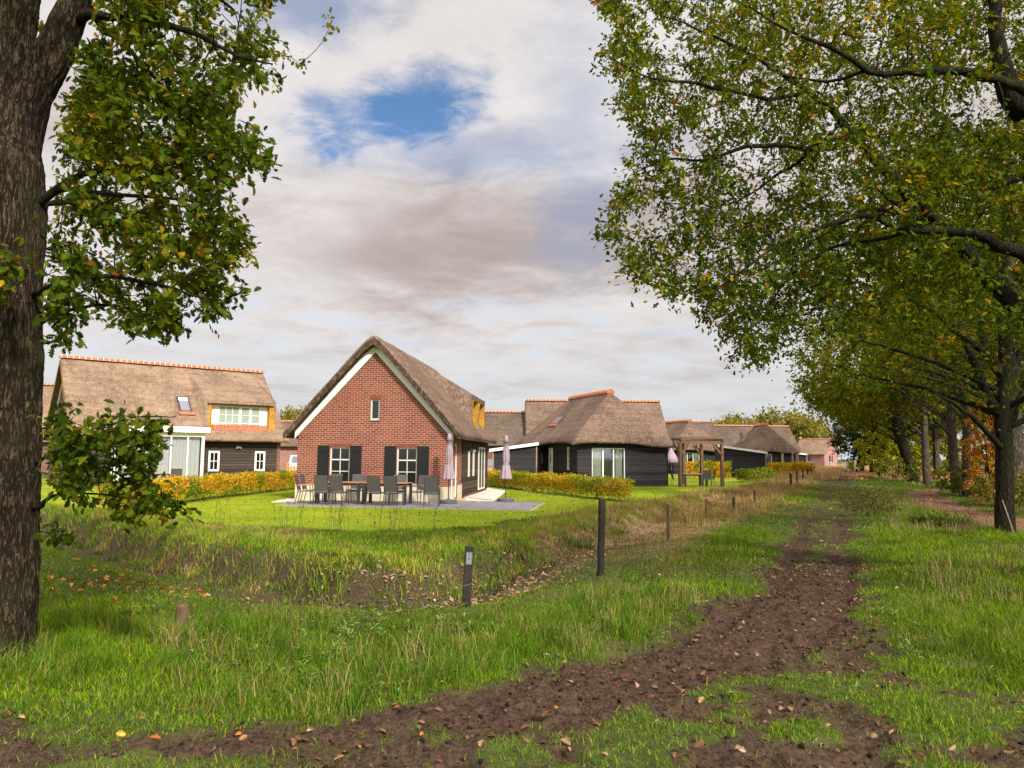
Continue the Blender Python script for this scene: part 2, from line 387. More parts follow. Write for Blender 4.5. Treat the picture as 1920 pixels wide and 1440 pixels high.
M['glassdark'] = plain('window_dark_glass', (.012, .014, .014), .06, .6, .2, 2)
M['glass'] = glass_mat('clear_glass')
def sheer(name, col):
    m, t = new_mat(name); d = t.n('ShaderNodeBsdfDiffuse', Color=col); tr = t.n('ShaderNodeBsdfTranslucent', Color=col); mx = t.n('ShaderNodeMixShader')
    mx.inputs[0].default_value = .4; t.set(mx.inputs[1], d.outputs[0]); t.set(mx.inputs[2], tr.outputs[0]); finish(t, mx); return m
M['curtain'] = sheer('sheer_curtain', (.90, .90, .89))
M['curtain_green'] = sheer('sage_curtain', (.52, .56, .46))
M['blind'] = plain('window_blind', (.27, .32, .27), .8, .1, .1, 2)
M['tile'] = plain('terracotta_tile', (.35, .12, .058), .75, .2, .28, 4)
M['tile_joint'] = plain('pale_tile_joint', (.62, .42, .30), .8, .2, .15, 6)
M['slate'] = plain('paving_slab', (.19, .18, .19), .7, .25, .16, 3)
M['mortar_sand'] = plain('sandy_joint', (.40, .33, .22), .9, .1, .15, 8)
M['gravel'] = plain('pale_pebbles', (.56, .50, .44), .9, .15, .35, 30)
M['fence_wood'] = plain('tarred_post', (.022, .018, .014), .75, .25, .5, 14)
M['post_wood'] = plain('weathered_post', (.11, .075, .045), .85, .15, .35, 12)
M['stake_wood'] = plain('pale_stake', (.26, .20, .14), .85, .15, .3, 12)
M['pergola'] = plain('pergola_oak', (.14, .082, .052), .8, .2, .25, 9)
M['gate'] = plain('orange_softwood', (.52, .25, .07), .7, .2, .2, 9)
M['table_wood'] = plain('teak_slats', (.34, .17, .085), .6, .3, .22, 12)
M['metal_dark'] = plain('anthracite_metal', (.045, .045, .05), .45, .5, .15, 4, .3)
M['textile'] = plain('grey_textilene', (.075, .070, .068), .7, .3, .14, 20)
M['textile_light'] = plain('light_grey_textilene', (.15, .15, .155), .7, .3, .14, 20)
M['parasol'] = plain('mauve_canvas', (.30, .23, .268), .85, .2, .10, 6)
M['concrete'] = plain('dark_concrete', (.10, .10, .11), .8, .2, .2, 10)
M['plate'] = plain('grey_sign_plate', (.17, .175, .18), .5, .4, .08, 10)
M['plate_mark'] = plain('sign_print', (.05, .05, .055), .6, .3, .05, 10)
M['plate_mark_dim'] = plain('sign_print_faded', (.09, .092, .095), .6, .3, .05, 10)
M['lamp'] = plain('galvanised_metal', (.55, .55, .56), .35, .5, .1, 5, .6)
M['leaf'] = leaf_mat('oak_leaf', .42)
M['leaf_far'] = leaf_mat('far_foliage', .35)
M['hedge'] = leaf_mat('beech_hedge_leaf', .35)
M['grass'] = leaf_mat('grass_blades', .30, .45)
M['litter'] = leaf_mat('fallen_leaf', .08, .75)
M['bark'] = bark_mat('oak_bark', (.010, .007, .004), (.130, .088, .052), (.050, .054, .015), mossk=.35, sc=1.35)
M['bark_dark'] = bark_mat('mossy_bark', (.007, .006, .004), (.046, .036, .019), (.030, .036, .007), mossk=.5, sc=.9)
M['bark_grey'] = bark_mat('grey_brown_bark', (.035, .026, .02), (.20, .15, .115), mossk=.2, sc=.8)
M['twig'] = plain('twig_bark', (.016, .012, .007), .9, .1, .3, 20)
M['stem'] = plain('dry_stem', (.085, .055, .035), .9, .1, .35, 15)
M['rim'] = plain('alloy', (.5, .5, .52), .3, .5, .05, 5, .8)
M['rubber'] = plain('rubber', (.02, .02, .02), .8, .2, .1, 9)
M['car_white'] = plain('white_car_paint', (.72, .74, .76), .2, .5, .02, 2)
M['car_red'] = plain('pinkish_red_car_paint', (.55, .13, .13), .2, .5, .04, 2)
M['skin'] = plain('skin', (.45, .27, .19), .6, .3, .05, 8)
M['shirt'] = plain('pale_checked_shirt', (.58, .47, .52), .85, .2, .2, 14)
M['trousers'] = plain('pale_blue_trousers', (.38, .44, .60), .85, .2, .08, 9)
M['hair'] = plain('grey_hair', (.30, .28, .26), .8, .2, .2, 30)
M['fur'] = plain('white_fur', (.72, .66, .56), .9, .1, .12, 20)

# ------------------------------------------------------------------ the lie of the land
DITCH = [(-60, 62), (-34, 38), (-20, 26), (-10.6, 17.9), (-5.0, 12.5), (-2.6, 10.55), (-1.35, 10.25), (-.5, 11.0), (.35, 13.0), (1.6, 16.2), (3.6, 20.5), (7.9, 29.5), (12, 38)]
DDEP = [.55, .55, .55, .55, .6, .62, .55, .45, .36, .30, .22, .10, .0]
TRACK = [(-14, 3.0), (-6, 4.15), (-3.0, 4.55), (-1.25, 4.85), (.2, 5.65), (1.45, 6.7), (2.7, 7.9), (3.65, 9.6), (4.6, 11.6), (7.3, 17.9), (17.5, 40), (27.7, 64), (46, 103), (76, 166), (150, 330)]
THW = [.40, .30, .28, .30, .44, .68, .88, .80, .70, .74, .80, 1.0, 1.5, 1.8, 2]
FOOT = [(30, 16.5), (19, 17.6), (13.24, 19.7), (14.8, 23.4), (16.8, 29.5), (19.6, 35.5), (22.5, 41.5), (28, 47.5), (36, 52), (50, 60)]
LAWN = [(-11.6, 22.0), (-7.6, 18.9), (-4.3, 17.2), (-1.6, 18.2), (.7, 21.4), (3.2, 25.6), (4.9, 28.6), (2.0, 33.5), (-1.6, 44.6), (-3, 58), (-13, 60), (-12.4, 47), (-10.9, 38), (-11.6, 27)]
LAWN2 = [(-40, 20), (-12.0, 22.5), (-11.6, 38), (-13, 46), (-30, 50)]
LAWN3 = [(5.5, 29), (12, 41), (17, 52), (24, 68), (34, 90), (20, 110), (2, 70), (-1.0, 46), (2.5, 33.6)]
FENCE0 = (1.31, 11.14); FDIR = (.4225, .9064)
def masks(x, y):
    n1 = fbm(x, y, .9, 4, 3); n2 = fbm(x, y, 5.0, 4, 9)
    dt, hw, arc = poly_dist(x, y, TRACK, THW); at = np.abs(dt)
    track = sstep(hw+.38*(n2-.5)*2+.45*(n1-.5)*2-at, -.16, .20)
    # thin grassy crown on the track further off, bare clods near by
    crown = sstep(at, .34, .10)*sstep(n2, .42, .58)*sstep(y, 11, 16)
    track = track*(1-.75*crown)*(1-.60*sstep(y, 14.5, 28)*sstep(fbm(x, y, 2.6, 4, 44), .40, .56))
    patch = sstep(fbm(x, y, 2.6, 5, 21), .43, .56)*sstep(y, 9.6, 7.4)*sstep(x, -2.6, -.6)*sstep(x, 4.7, 3.2)*sstep(dt, .3, -.2)
    dirt = np.maximum(track, patch*.95)
    df, _, _ = poly_dist(x, y, FOOT); foot = sstep(np.abs(df)+.5*(n1-.5), .92, .66)
    lx = x+(fbm(x, y, 1.5, 4, 141)-.5)*1.1; ly = y+(fbm(x, y, 1.5, 4, 151)-.5)*1.6
    lawn = (in_poly(lx, ly, LAWN) | in_poly(x, y, LAWN2) | in_poly(lx, ly, LAWN3)).astype(float)
    dd, dep, darc = poly_dist(x, y, DITCH, DDEP)
    # distance to the left of the fence
    fs = (x-FENCE0[0])*FDIR[1]-(y-FENCE0[1])*FDIR[0]; ft = (x-FENCE0[0])*FDIR[0]+(y-FENCE0[1])*FDIR[1]
    dry = sstep(fs, .7, -.3)*sstep(fs, -4.5, -3.2)*sstep(ft, 1.5, 6)
    far = sstep(y, 62, 85)*sstep(fs, -6, 0)*sstep(fs, 26, 14); dry = np.maximum(dry, far*.95)
    return dict(dirt=dirt, foot=foot, lawn=lawn, dd=dd, dep=dep, darc=darc, dry=dry, dt=dt, fs=fs, ft=ft, n1=n1, n2=n2)
def height(x, y, mk=None):
    mk = mk or masks(x, y); s = mk['dd']; wob = (fbm(x, y, 1.3, 3, 40)-.5)*.5
    s = s+wob
    prof = np.where(s < 0, sstep(s, -1.9, -.2), sstep(s, .62, .18))
    h = -mk['dep']*.76*prof
    h = h+.14*sstep(s, .35, .9)*sstep(s, 2.6, 1.0)*(mk['dep'] > .02)*(.5+fbm(x, y, 2.2, 3, 50))
    near = 1-mk['lawn']
    h = h+near*((fbm(x, y, .45, 3, 60)-.5)*.16+(fbm(x, y, 2.3, 3, 61)-.5)*.06)*sstep(y, 3, 7)
    h = h+mk['dirt']*((fbm(x, y, 6.5, 4, 70)-.5)*.17-.03)*sstep(y, 40, 18)-.05*mk['dirt']*np.exp(-((np.abs(mk['dt'])-.5)/.16)**2)*sstep(y, 5.5, 7.5)
    h = h+np.where((y < 20) & (np.abs(x) < 12), mk['dirt']*(fbm(x, y, 22, 2, 75)-.5)*.045, 0)
    return h-.004*mk['foot']
def growing(a, b, s0, g):
    o = [a]; s = s0; d = 1 if b > a else -1
    while (o[-1]-b)*d < 0: o.append(o[-1]+d*s); s *= g
    return o
def ground_mat():
    m, t = new_mat('ground'); ob = t.n('ShaderNodeTexCoord').outputs['Object']
    at = t.n('ShaderNodeAttribute', dict(attribute_name='zone')); sp = t.n('ShaderNodeSeparateColor'); t.set(sp.inputs[0], at.outputs['Color'])
    dirt, dry, lawn = sp.outputs; foot = at.outputs['Alpha']
    nf = t.noise(ob, 9, 5, .65); nb = t.noise(ob, .8, 4, .6); ng = t.noise(ob, 60, 3, .7); vf = t.noise(ob, 28, 5, .7)
    green = t.mix(t.step(nf, .35, .65), (.038, .045, .014), (.072, .090, .018))
    green = t.mix(t.step(nb, .5, .7, 0, .5), green, (.13, .12, .045))
    lwn = t.mix(t.step(nb, .35, .65), (.16, .225, .010), (.23, .285, .012)); lwn = t.mix(t.step(nf, .35, .7, .0, .6), lwn, (.13, .18, .008)); lwn = t.mix(t.step(t.noise(ob, .25, 3), .45, .6, 0, .5), lwn, (.30, .31, .02))
    dr = t.mix(t.step(nf, .35, .65), (.18, .115, .06), (.38, .26, .14)); dr = t.mix(t.step(t.noise(ob, .35, 3), .52, .62), dr, (.10, .11, .03))
    soil = t.mix(t.step(vf, .3, .7), (.020, .012, .008), (.092, .055, .036)); soil = t.mix(t.step(ng, .66, .78, 0, .6), soil, (.13, .09, .06))
    ft = t.mix(t.step(vf, .35, .65), (.105, .060, .040), (.19, .110, .075)); ft = t.mix(t.step(t.noise(ob, 40, 3), .55, .68), ft, (.30, .13, .05))
    dk = t.n('ShaderNodeAttribute', dict(attribute_name='bank')).outputs['Fac']
    green = t.mix(dk, green, t.mix(t.step(vf, .35, .65), (.032, .025, .014), (.105, .072, .043)))
    c = t.mix(dry, green, dr); c = t.mix(lawn, c, lwn); c = t.mix(dirt, c, soil); c = t.mix(foot, c, ft)
    finish(t, principled(t, c, .9, .12, t.m('ADD', vf, t.m('MULTIPLY', ng, .4)), .8, .03)); return m
M['ground'] = ground_mat()
def make_ground():
    ys = sorted(set(growing(3.2, 13, .036, 1.0012)+growing(13.05, 2600, .05, 1.0195)+growing(3.2, -400, .15, 1.22)))
    xs = sorted(set(growing(.5, -7, .040, 1.0)+growing(.5, 8, .040, 1.0)+growing(-7.05, -2200, .05, 1.034)+growing(8.05, 2200, .05, 1.030)))
    xs = np.array(xs); ys = np.array(ys); X, Y = np.meshgrid(xs, ys); mk = masks(X, Y); Z = height(X, Y, mk)
    nx, ny = len(xs), len(ys); V = np.stack([X, Y, Z], 2).reshape(-1, 3)
    zone = np.stack([mk['dirt'], mk['dry'], mk['lawn'], mk['foot']], 2).reshape(-1, 4)
    i = (np.arange(ny-1)[:, None]*nx+np.arange(nx-1)[None]).ravel(); F = np.stack([i, i+1, i+nx+1, i+nx], 1)
    bank = (sstep(mk['dd'], -.25, .0)*sstep(mk['dd'], .75, .5)*sstep(mk['dep'], .15, .3)*(.5+.7*sstep(fbm(X, Y, 1.7, 3, 88), .35, .55))).clip(0, 1).ravel()
    zf = zone[F].mean(1); yc = V[F][:, :, 1].mean(1); xc = V[F][:, :, 0].mean(1)
    dt = np.abs(poly_dist(xc, yc, TRACK, THW)[0]); hw = poly_dist(xc, yc, TRACK, THW)[1]
    cls = np.zeros(len(F), int); cls[(dt < hw+.1) & (yc > 3.5)] = 1; cls[zf[:, 3] > .5] = 2; cls[zf[:, 2] > .5] = 3
    for k, nm in enumerate(('ground', 'dirt_track', 'footpath', 'lawn')):
        f = F[cls == k]; u, inv = np.unique(f, return_inverse=True); f2 = inv.reshape(f.shape)
        me = fast_mesh(nm, V[u], f2.ravel(), np.arange(len(f2))*4, smooth=True)
        a = me.attributes.new('zone', 'FLOAT_COLOR', 'POINT'); a.data.foreach_set('color', zone[u].astype(np.float32).ravel())
        a = me.attributes.new('bank', 'FLOAT', 'POINT'); a.data.foreach_set('value', bank[u].astype(np.float32))
        o = link(nm, me, M['ground']); tag(o, kind='structure')
make_ground()

# ------------------------------------------------------------------ roofs, windows, walls
def grid_lines(a, b, step, extra=()):
    n = max(2, int(round((b-a)/step))+1); g = list(np.linspace(a, b, n))
    for e in extra: g = [q for q in g if abs(q-e) > step*.3 or q in (a, b) or q in extra]+[e]
    return np.array(sorted(g))
def thatch(name, xs, ys, ztop, zbot, mats, parent, nz=.022, seed=1, cutmat=1):
    X, Y = np.meshgrid(xs, ys); T = ztop(X, Y); B = zbot(X, Y)
    inner = np.ones(T.shape); inner[0] = inner[-1] = 0; inner[:, 0] = inner[:, -1] = 0
    ed = np.minimum(np.minimum(X-xs[0], xs[-1]-X), np.minimum(Y-ys[0], ys[-1]-Y)); rr_ = .13; q_ = np.clip(rr_-ed, 0, rr_); T = T-(rr_-np.sqrt(np.maximum(rr_*rr_-q_*q_, 0)))
    T = T+((fbm(X, Y, 1.1, 3, seed)-.5)*2.6*nz+(fbm(X, Y, 5, 3, seed+5)-.5)*1.6*nz)
    rg_ = 1-inner; T = T+rg_*((fbm(X+Y, X-Y, 3.0, 3, seed+11)-.5)*.05); B = B+rg_*((fbm(X+Y, X-Y, 6.0, 3, seed+13)-.5)*.07); B = np.minimum(B, T-.03)
    nx, ny = len(xs), len(ys); n = nx*ny
    V = np.concatenate([np.stack([X, Y, T], 2).reshape(-1, 3), np.stack([X, Y, B], 2).reshape(-1, 3)])
    i = (np.arange(ny-1)[:, None]*nx+np.arange(nx-1)[None]).ravel(); top = np.stack([i, i+1, i+nx+1, i+nx], 1); bot = top[:, ::-1]+n
    rim = list(range(nx))+[nx*j+nx-1 for j in range(1, ny)]+[nx*(ny-1)+k for k in range(nx-2, -1, -1)]+[nx*j for j in range(ny-2, 0, -1)]
    rim = np.array(rim); r2 = np.roll(rim, -1); sk = np.stack([rim, rim+n, r2+n, r2], 1)
    F = np.concatenate([top, bot, sk]); me = fast_mesh(name, V, F.ravel(), np.arange(len(F))*4)
    mi = np.zeros(len(F), np.int32); mi[len(top):] = cutmat
    if len(mats) > 2:
        k0 = 2*len(top); rv = V[sk].mean(1)[:, 0]; mi[len(top):] = 2; mi[k0:][(rv < xs[0]+.01) | (rv > xs[-1]-.01)] = 1
    me.polygons.foreach_set('material_index', mi)
    sm = np.zeros(len(F), bool); sm[:len(top)] = True; me.polygons.foreach_set('use_smooth', sm)
    return link(name, me, mats, parent)
def window(parent, x, z, w, h, y=0.0, rz=0.0, cols=2, rows=2, fw=.06, transom=None, frame='white', glass='glassdark', depth=.07, name='window', bars=.025, sill=False, origin=None, dbl=None):
    """window part standing in an opening whose outside face looks to local -Y; (x,z) = lower left corner"""
    b = MB(); b.box(0, fw, 0, depth, 0, h); b.box(w-fw, w, 0, depth, 0, h); b.box(fw, w-fw, 0, depth, 0, fw); b.box(fw, w-fw, 0, depth, h-fw, h)
    tz = None
    if transom: tz = h*transom; b.box(fw, w-fw, -.004, depth, tz-fw*.45, tz+fw*.45)
    for i in range(1, cols):
        cx = fw+(w-2*fw)*i/cols; b.box(cx-bars/2, cx+bars/2, .008, depth-.008, fw, h-fw)
    lo, hi = fw, (tz if tz else h-fw)
    for j in range(1, rows):
        cz = lo+(hi-lo)*j/rows; b.box(fw, w-fw, .012, depth-.012, cz-bars/2, cz+bars/2)
    for q in (dbl or []): b.box(q-fw*.8, q+fw*.8, -.003, depth-.004, fw, h-fw)
    if sill: b.box(-.05, w+.05, -.06, depth, -.05, 0)
    loc = origin if origin is not None else (x, y, z)
    o = b.build(name, M[frame], parent, loc=loc, rot=(0, 0, rz))
    g = MB(); g.box(fw*.8, w-fw*.8, depth*.5-.004, depth*.5+.004, fw*.8, h-fw*.8); g.build('glass', M[glass], o)
    return o
def curtain(parent, x0, x1, y, z0, z1, mat='curtain', amp=.035, per=.16, name='curtain', loc=None, rot=None):
    n = max(8, int((x1-x0)/.03)); b = MB(); vs = []; fs = []
    for i in range(n+1):
        x = x0+(x1-x0)*i/n; yy = y+amp*math.sin(x/per*2*math.pi+1.3*math.sin(x*3))
        vs += [(x, yy, z0), (x, yy*1.0+.0, z1)]
    for i in range(n): fs.append((2*i, 2*i+2, 2*i+3, 2*i+1))
    b.add(vs, fs); return b.build(name, M[mat], parent, smooth=True, uv=False, loc=loc, rot=rot)
def ridge_caps(parent, x0, x1, y, z, r=.17, n=None, name='ridge_tiles'):
    """half-round clay tiles along local x"""
    b = MB(); n = n or int((x1-x0)/.30); L = (x1-x0)/n
    for i in range(n):
        a, c = x0+i*L, x0+(i+1)*L+.03; vs = []; k = 7
        r0, r1 = r*1.12, r*.97
        for (xx, rr) in ((a, r0), (a+.05, r0), (a+.051, r1), (c, r1*.99)):
            for q in range(k+1):
                an = math.pi*q/k; vs.append((xx, y-rr*1.25*math.cos(an), z+rr*math.sin(an)*(.95)))
        fs = [(j*(k+1)+q, j*(k+1)+q+1, (j+1)*(k+1)+q+1, (j+1)*(k+1)+q) for j in range(3) for q in range(k)]
        fs += [tuple(range(k+1)), tuple(3*(k+1)+q for q in range(k, -1, -1))]
        b.add(vs, fs); nf = len(fs)
        for q in range(k): b.mi[-nf+q] = 1
    return b.build(name, [M['tile'], M['tile_joint']], parent)
def wall_lamp(parent, x, y, z, rz=0.0):
    o = MB(); o.box(x-.05, x+.05, y-.03, y, z-.07, z+.07)
    for s in (-1, 1): o.tube([(x+s*.03, y-.05, z), (x+s*.11, y-.16, z-.06)], [.035, .065], 10)
    return o.build('floodlight', M['lamp'], parent)

def gable_shell(root, L, W, Eo, A, oe=.45, ov=.35, t=.30, eb=None, wallmat='brick', roofmat='thatch', cutmat='cut', step=.16, ext=(), eyt=(), mod=None, front_holes=(), gable_holes=(), right_holes=(), boards='white', board_w=.24, seed=1, soft=.16, wt=.22, front_mat=None, ridge=True, parts=True):
    """house with ridge along local x. Walls 0..L, 0..W; roof outer eave height Eo at y=-oe; returns roof functions"""
    s = (A-Eo)/(math.hypot(W/2+oe, soft)-soft); tv = t*math.sqrt(1+s*s); eb = Eo-.20 if eb is None else eb
    def top0(x, y): return A-s*(np.sqrt((y-W/2)**2+soft**2)-soft)
    def top(x, y):
        z = top0(x, y); return mod(x, y, z) if mod else z
    def bot(x, y): return np.maximum(top0(x, y)-tv, eb)
    xs = grid_lines(-ov, L+ov, step, tuple(ext)+(-ov+.02, -ov+.06, L+ov-.02, L+ov-.06)); ys = grid_lines(-oe, W+oe, step, tuple(eyt)+(-oe+.02, -oe+.06, W+oe-.02, W+oe-.06))
    thatch('roof', xs, ys, top, bot, [M[roofmat], M[cutmat]]+([M['cut']] if cutmat == 'cut_gold' else []), root, seed=seed)
    zc = A-s*(math.hypot(W/2, soft)-soft)-tv+.06; za = A-tv+.02                        # wall tops under the thatch
    gab = [(0, 0), (W, 0), (W, zc), (W/2, za), (0, zc)]
    b = MB()
    b.wall(gab, list(gable_holes), 0, wt, 'x'); b.wall(gab, list(right_holes), L-wt, L, 'x')
    b.wall([(wt, 0), (L-wt, 0), (L-wt, zc), (wt, zc)], list(front_holes) if front_mat is None else [], 0, wt, 'y') if front_mat is None else None
    b.box(wt, L-wt, W-wt, W, 0, zc)
    b.build('wall', M[wallmat], root)
    if front_mat is not None:
        f = MB(); f.wall([(wt, 0), (L-wt, 0), (L-wt, zc), (wt, zc)], list(front_holes), 0, wt, 'y'); f.build('timber_wall', M[front_mat], root)
    f = MB(); f.box(wt, L-wt, wt, W-wt, .0, .06); f.build('floor', M['concrete'], root)
    if boards:
        for xx in ((-.045, -.003), (L+.003, L+.045)):
            b = MB()
            for sd in (-1, 1):
                y0 = -.10 if sd < 0 else W+.10
                zu = lambda y: A-s*(math.hypot(y-W/2, soft)-soft)-tv+.03
                hh = board_w*math.sqrt(1+s*s)
                ym = W/2+sd*.30
                pts = [(y0, zu(y0)), (ym, zu(ym)), (W/2, zu(W/2)), (W/2, zu(ym)+s*.30-hh), (y0+(0.02*sd), zu(y0)-hh*.8)]
                b.prism(pts, xx[0], xx[1], 'x')
            b.build('bargeboard', M[boards], root)
    if ridge: ridge_caps(root, -ov, L+ov, W/2, A+.0, .19)
    return dict(top0=top0, s=s, tv=tv, zc=zc, za=za)
def dormer_mod(openings, xa, xb, yf, zf, sd, rec=.42, z0cap=6.2, ymid=3.0, shelf=None):
    def mod(x, y, z):
        zd = zf+(y-yf)*sd
        solid = (x >= xa) & (x <= xb) & (y >= yf) & (zd < z0cap-.03) & (y < ymid)
        for a, b in openings: solid = solid & ~((x > a) & (x < b) & (y < yf+rec))
        if shelf is not None:
            for a, b in openings: z = np.where((x > a) & (x < b) & (y > yf-.5) & (y < yf+rec), np.minimum(z, shelf), z)
        return np.where(solid, np.maximum(z, zd), z)
    return mod

# --- the brick house in the middle -----------------------------------------------------------------
def make_main_house():
    a = -.10; o = np.array([-8.18, 28.68]); e1 = np.array([math.cos(a), math.sin(a)]); W, L = 5.92, 10.4
    loc = o+e1*W
    r = empty('thatched_house', (loc[0], loc[1], 0), a+math.pi/2, 'red brick thatched house with white gable boards and black shutters', 'house')
    xa, xb, yf = 5.75, 10.3, .12; ops = [(xa+.40, xa+2.05), (xa+2.45, xb-.40)]
    zf, sd = 4.50, .60
    ex = []
    for q in (xa, ops[0][0], ops[0][1], ops[1][0], ops[1][1], xb): ex += [q-.012, q+.012]
    mod = dormer_mod(ops, xa, xb, yf, zf, sd, .42, 6.25, W/2, 3.02)
    # local y runs from the right wall (0) to the left wall (W): u = W - y
    u2y = lambda u: W-u
    holes = [(u2y(2.06), .62, u2y(1.28), 2.03), (u2y(4.66), .62, u2y(3.88), 2.03), (u2y(3.17), 3.07, u2y(2.81), 3.86)]
    sh = gable_shell(r, L, W, 2.62, 6.27, .45, .38, .26, 2.36, 'brick', 'thatch', 'cut', .13, ex, (yf-.012, yf+.012, yf+.42-.012, yf+.42+.012), mod, soft=.20,
                     front_holes=[(.95, .12, 1.65, 2.2)], gable_holes=holes, boards='white', board_w=.265, ridge=False, seed=4)
    # plinth
    b = MB(); b.box(-.03, -.002, -.03, W+.03, 0, .58); b.box(-.002, .93, -.03, -.002, 0, .58); b.box(1.67, 2.6, -.03, -.002, 0, .58)
    b.build('plinth', M['plinth'], r)
    # gable windows (outer face looks to local -x): rotate by -90 degrees
    for k, hl in enumerate(holes):
        w_, h_ = hl[2]-hl[0], hl[3]-hl[1]
        window(r, 0, 0, w_, h_, rz=-math.pi/2, cols=2 if k < 2 else 1, rows=2 if k < 2 else 1, transom=.66 if k < 2 else None, fw=.055, frame='offwhite', origin=(.06, hl[2], hl[1]), bars=.028)
        s = MB(); s.box(-.04, .06, hl[0]-.04, hl[2]+.04, hl[1]-.05, hl[1]-.003); s.build('sill', M['slate'], r)
        s = MB()
        nb = int(w_/.062)+2
        for q in range(nb):
            y0 = hl[0]-.05+q*(w_+.1)/nb; s.box(-.007, -.001, y0+.006, y0+(w_+.1)/nb-.006, hl[3]+.012, hl[3]+.125)
        s.build('brick_lintel', M['brick_course'], r)
        if k < 2:
            for yy in (hl[0]-.46, hl[2]+.02):
                s = MB(); s.box(-.05, -.008, yy, yy+.44, hl[1]-.03, hl[3]+.06)
                for zz in (hl[1]+.12, hl[3]-.12): s.box(-.058, -.05, yy+.03, yy+.41, zz-.04, zz+.04)
                s.build('shutter', M['shutter'], r, bevel=.004)
    # right side wall: door, timber cladding, tall narrow windows, second door frame
    s = MB(); s.wall([(2.6, .12), (L, .12), (L, sh['zc']-.01), (2.6, sh['zc']-.01)], [(4.0, .85, 4.25, 1.95), (5.3, .85, 5.55, 1.95), (7.0, .16, 9.0, 2.15)], -.045, -.003, 'y')
    s.build('cladding', M['boards_brown'], r)
    window(r, .95, .12, .70, 2.08, .04, cols=1, rows=1, fw=.07, frame='white', name='door')
    for x in (4.0, 5.3): window(r, x, .85, .25, 1.10, -.09, cols=1, rows=1, fw=.05, frame='offwhite')
    window(r, 7.0, .16, 2.0, 1.99, -.10, cols=2, rows=1, fw=.08, frame='offwhite', name='door', bars=.08)
    wall_lamp(r, 4.7, -.05, 2.0)
    s = MB(); s.tube([(.06, -.06, 0), (.06, -.06, 2.35)], .03, 8); s.build('drainpipe', M['offwhite'], r)
    s = MB(); s.box(.9, 1.72, -.35, -.04, 0, .07); s.build('doorstep', M['mortar_sand'], r)
    # dormer: hood, straw reveals, windows
    for (x0, x1) in ops:
        f = MB()
        zt = zf+.42*sd
        f.box(x0-.01, x1+.01, yf-.05, yf+.44, zf-.18, zf-.02)
        f.add([(x0-.02, yf-.06, zf-.03), (x1+.02, yf-.06, zf-.03), (x1+.02, yf-.06, zf+.0), (x0-.02, yf-.06, zf+.0), (x0-.02, yf+.47, zf-.03), (x1+.02, yf+.47, zf-.03), (x1+.02, yf+.47, zf+.47*sd), (x0-.02, yf+.47, zf+.47*sd)],
              [(0, 1, 2, 3), (5, 4, 7, 6), (3, 2, 6, 7), (0, 4, 5, 1), (0, 3, 7, 4), (1, 5, 6, 2)])
        f.build('dormer_hood', M['thatch'], r, bevel=.02)
        zb = lambda y: np.minimum(sh['top0'](0, np.array(y))*1.0, 3.02)
        for xx in (x0+.013, x1-.035):
            p = MB(); ya, yb = yf-.03, yf+.42
            p.prism([(ya, float(zb(ya))-.03), (yb, float(zb(yb))-.03), (yb, zf-.17), (ya, zf-.17)], xx, xx+.022, 'x'); p.build('straw_reveal', M['cut_gold'], r)
        p = MB(); p.box(x0+.035, x1-.035, yf-.04, yf+.42, zf-.20, zf-.182); p.build('straw_reveal', M['cut_gold'], r)
        zb1 = float(zb(yf+.30))
        window(r, x0+.04, zb1+.02, x1-x0-.08, zf-.2-zb1-.02, yf+.30, cols=2, rows=2, fw=.06, frame='white', glass='glassdark')
        p = MB(); vs = []
        for k in range(9):
            q = k/8; x = x0+.04+(x1-x0-.08)*q; bow = .22*math.sin(math.pi*q)
            vs += [(x, yf+.30, zb1+.03), (x, yf+.02-bow*.55, float(zb(yf+.02-bow*.55))+.035), (x, yf+.02-bow*.55, float(zb(yf+.02-bow*.55))-.02)]
        p.add(vs, [(3*k+j, 3*k+3+j, 3*k+4+j, 3*k+1+j) for k in range(8) for j in (0, 1)]); p.build('dormer_sill', M['white'], r)
    return r
M['brick_course'] = plain('brick_on_end', (.20, .052, .034), .85, .2, .3, 14)
main_house = make_main_house()

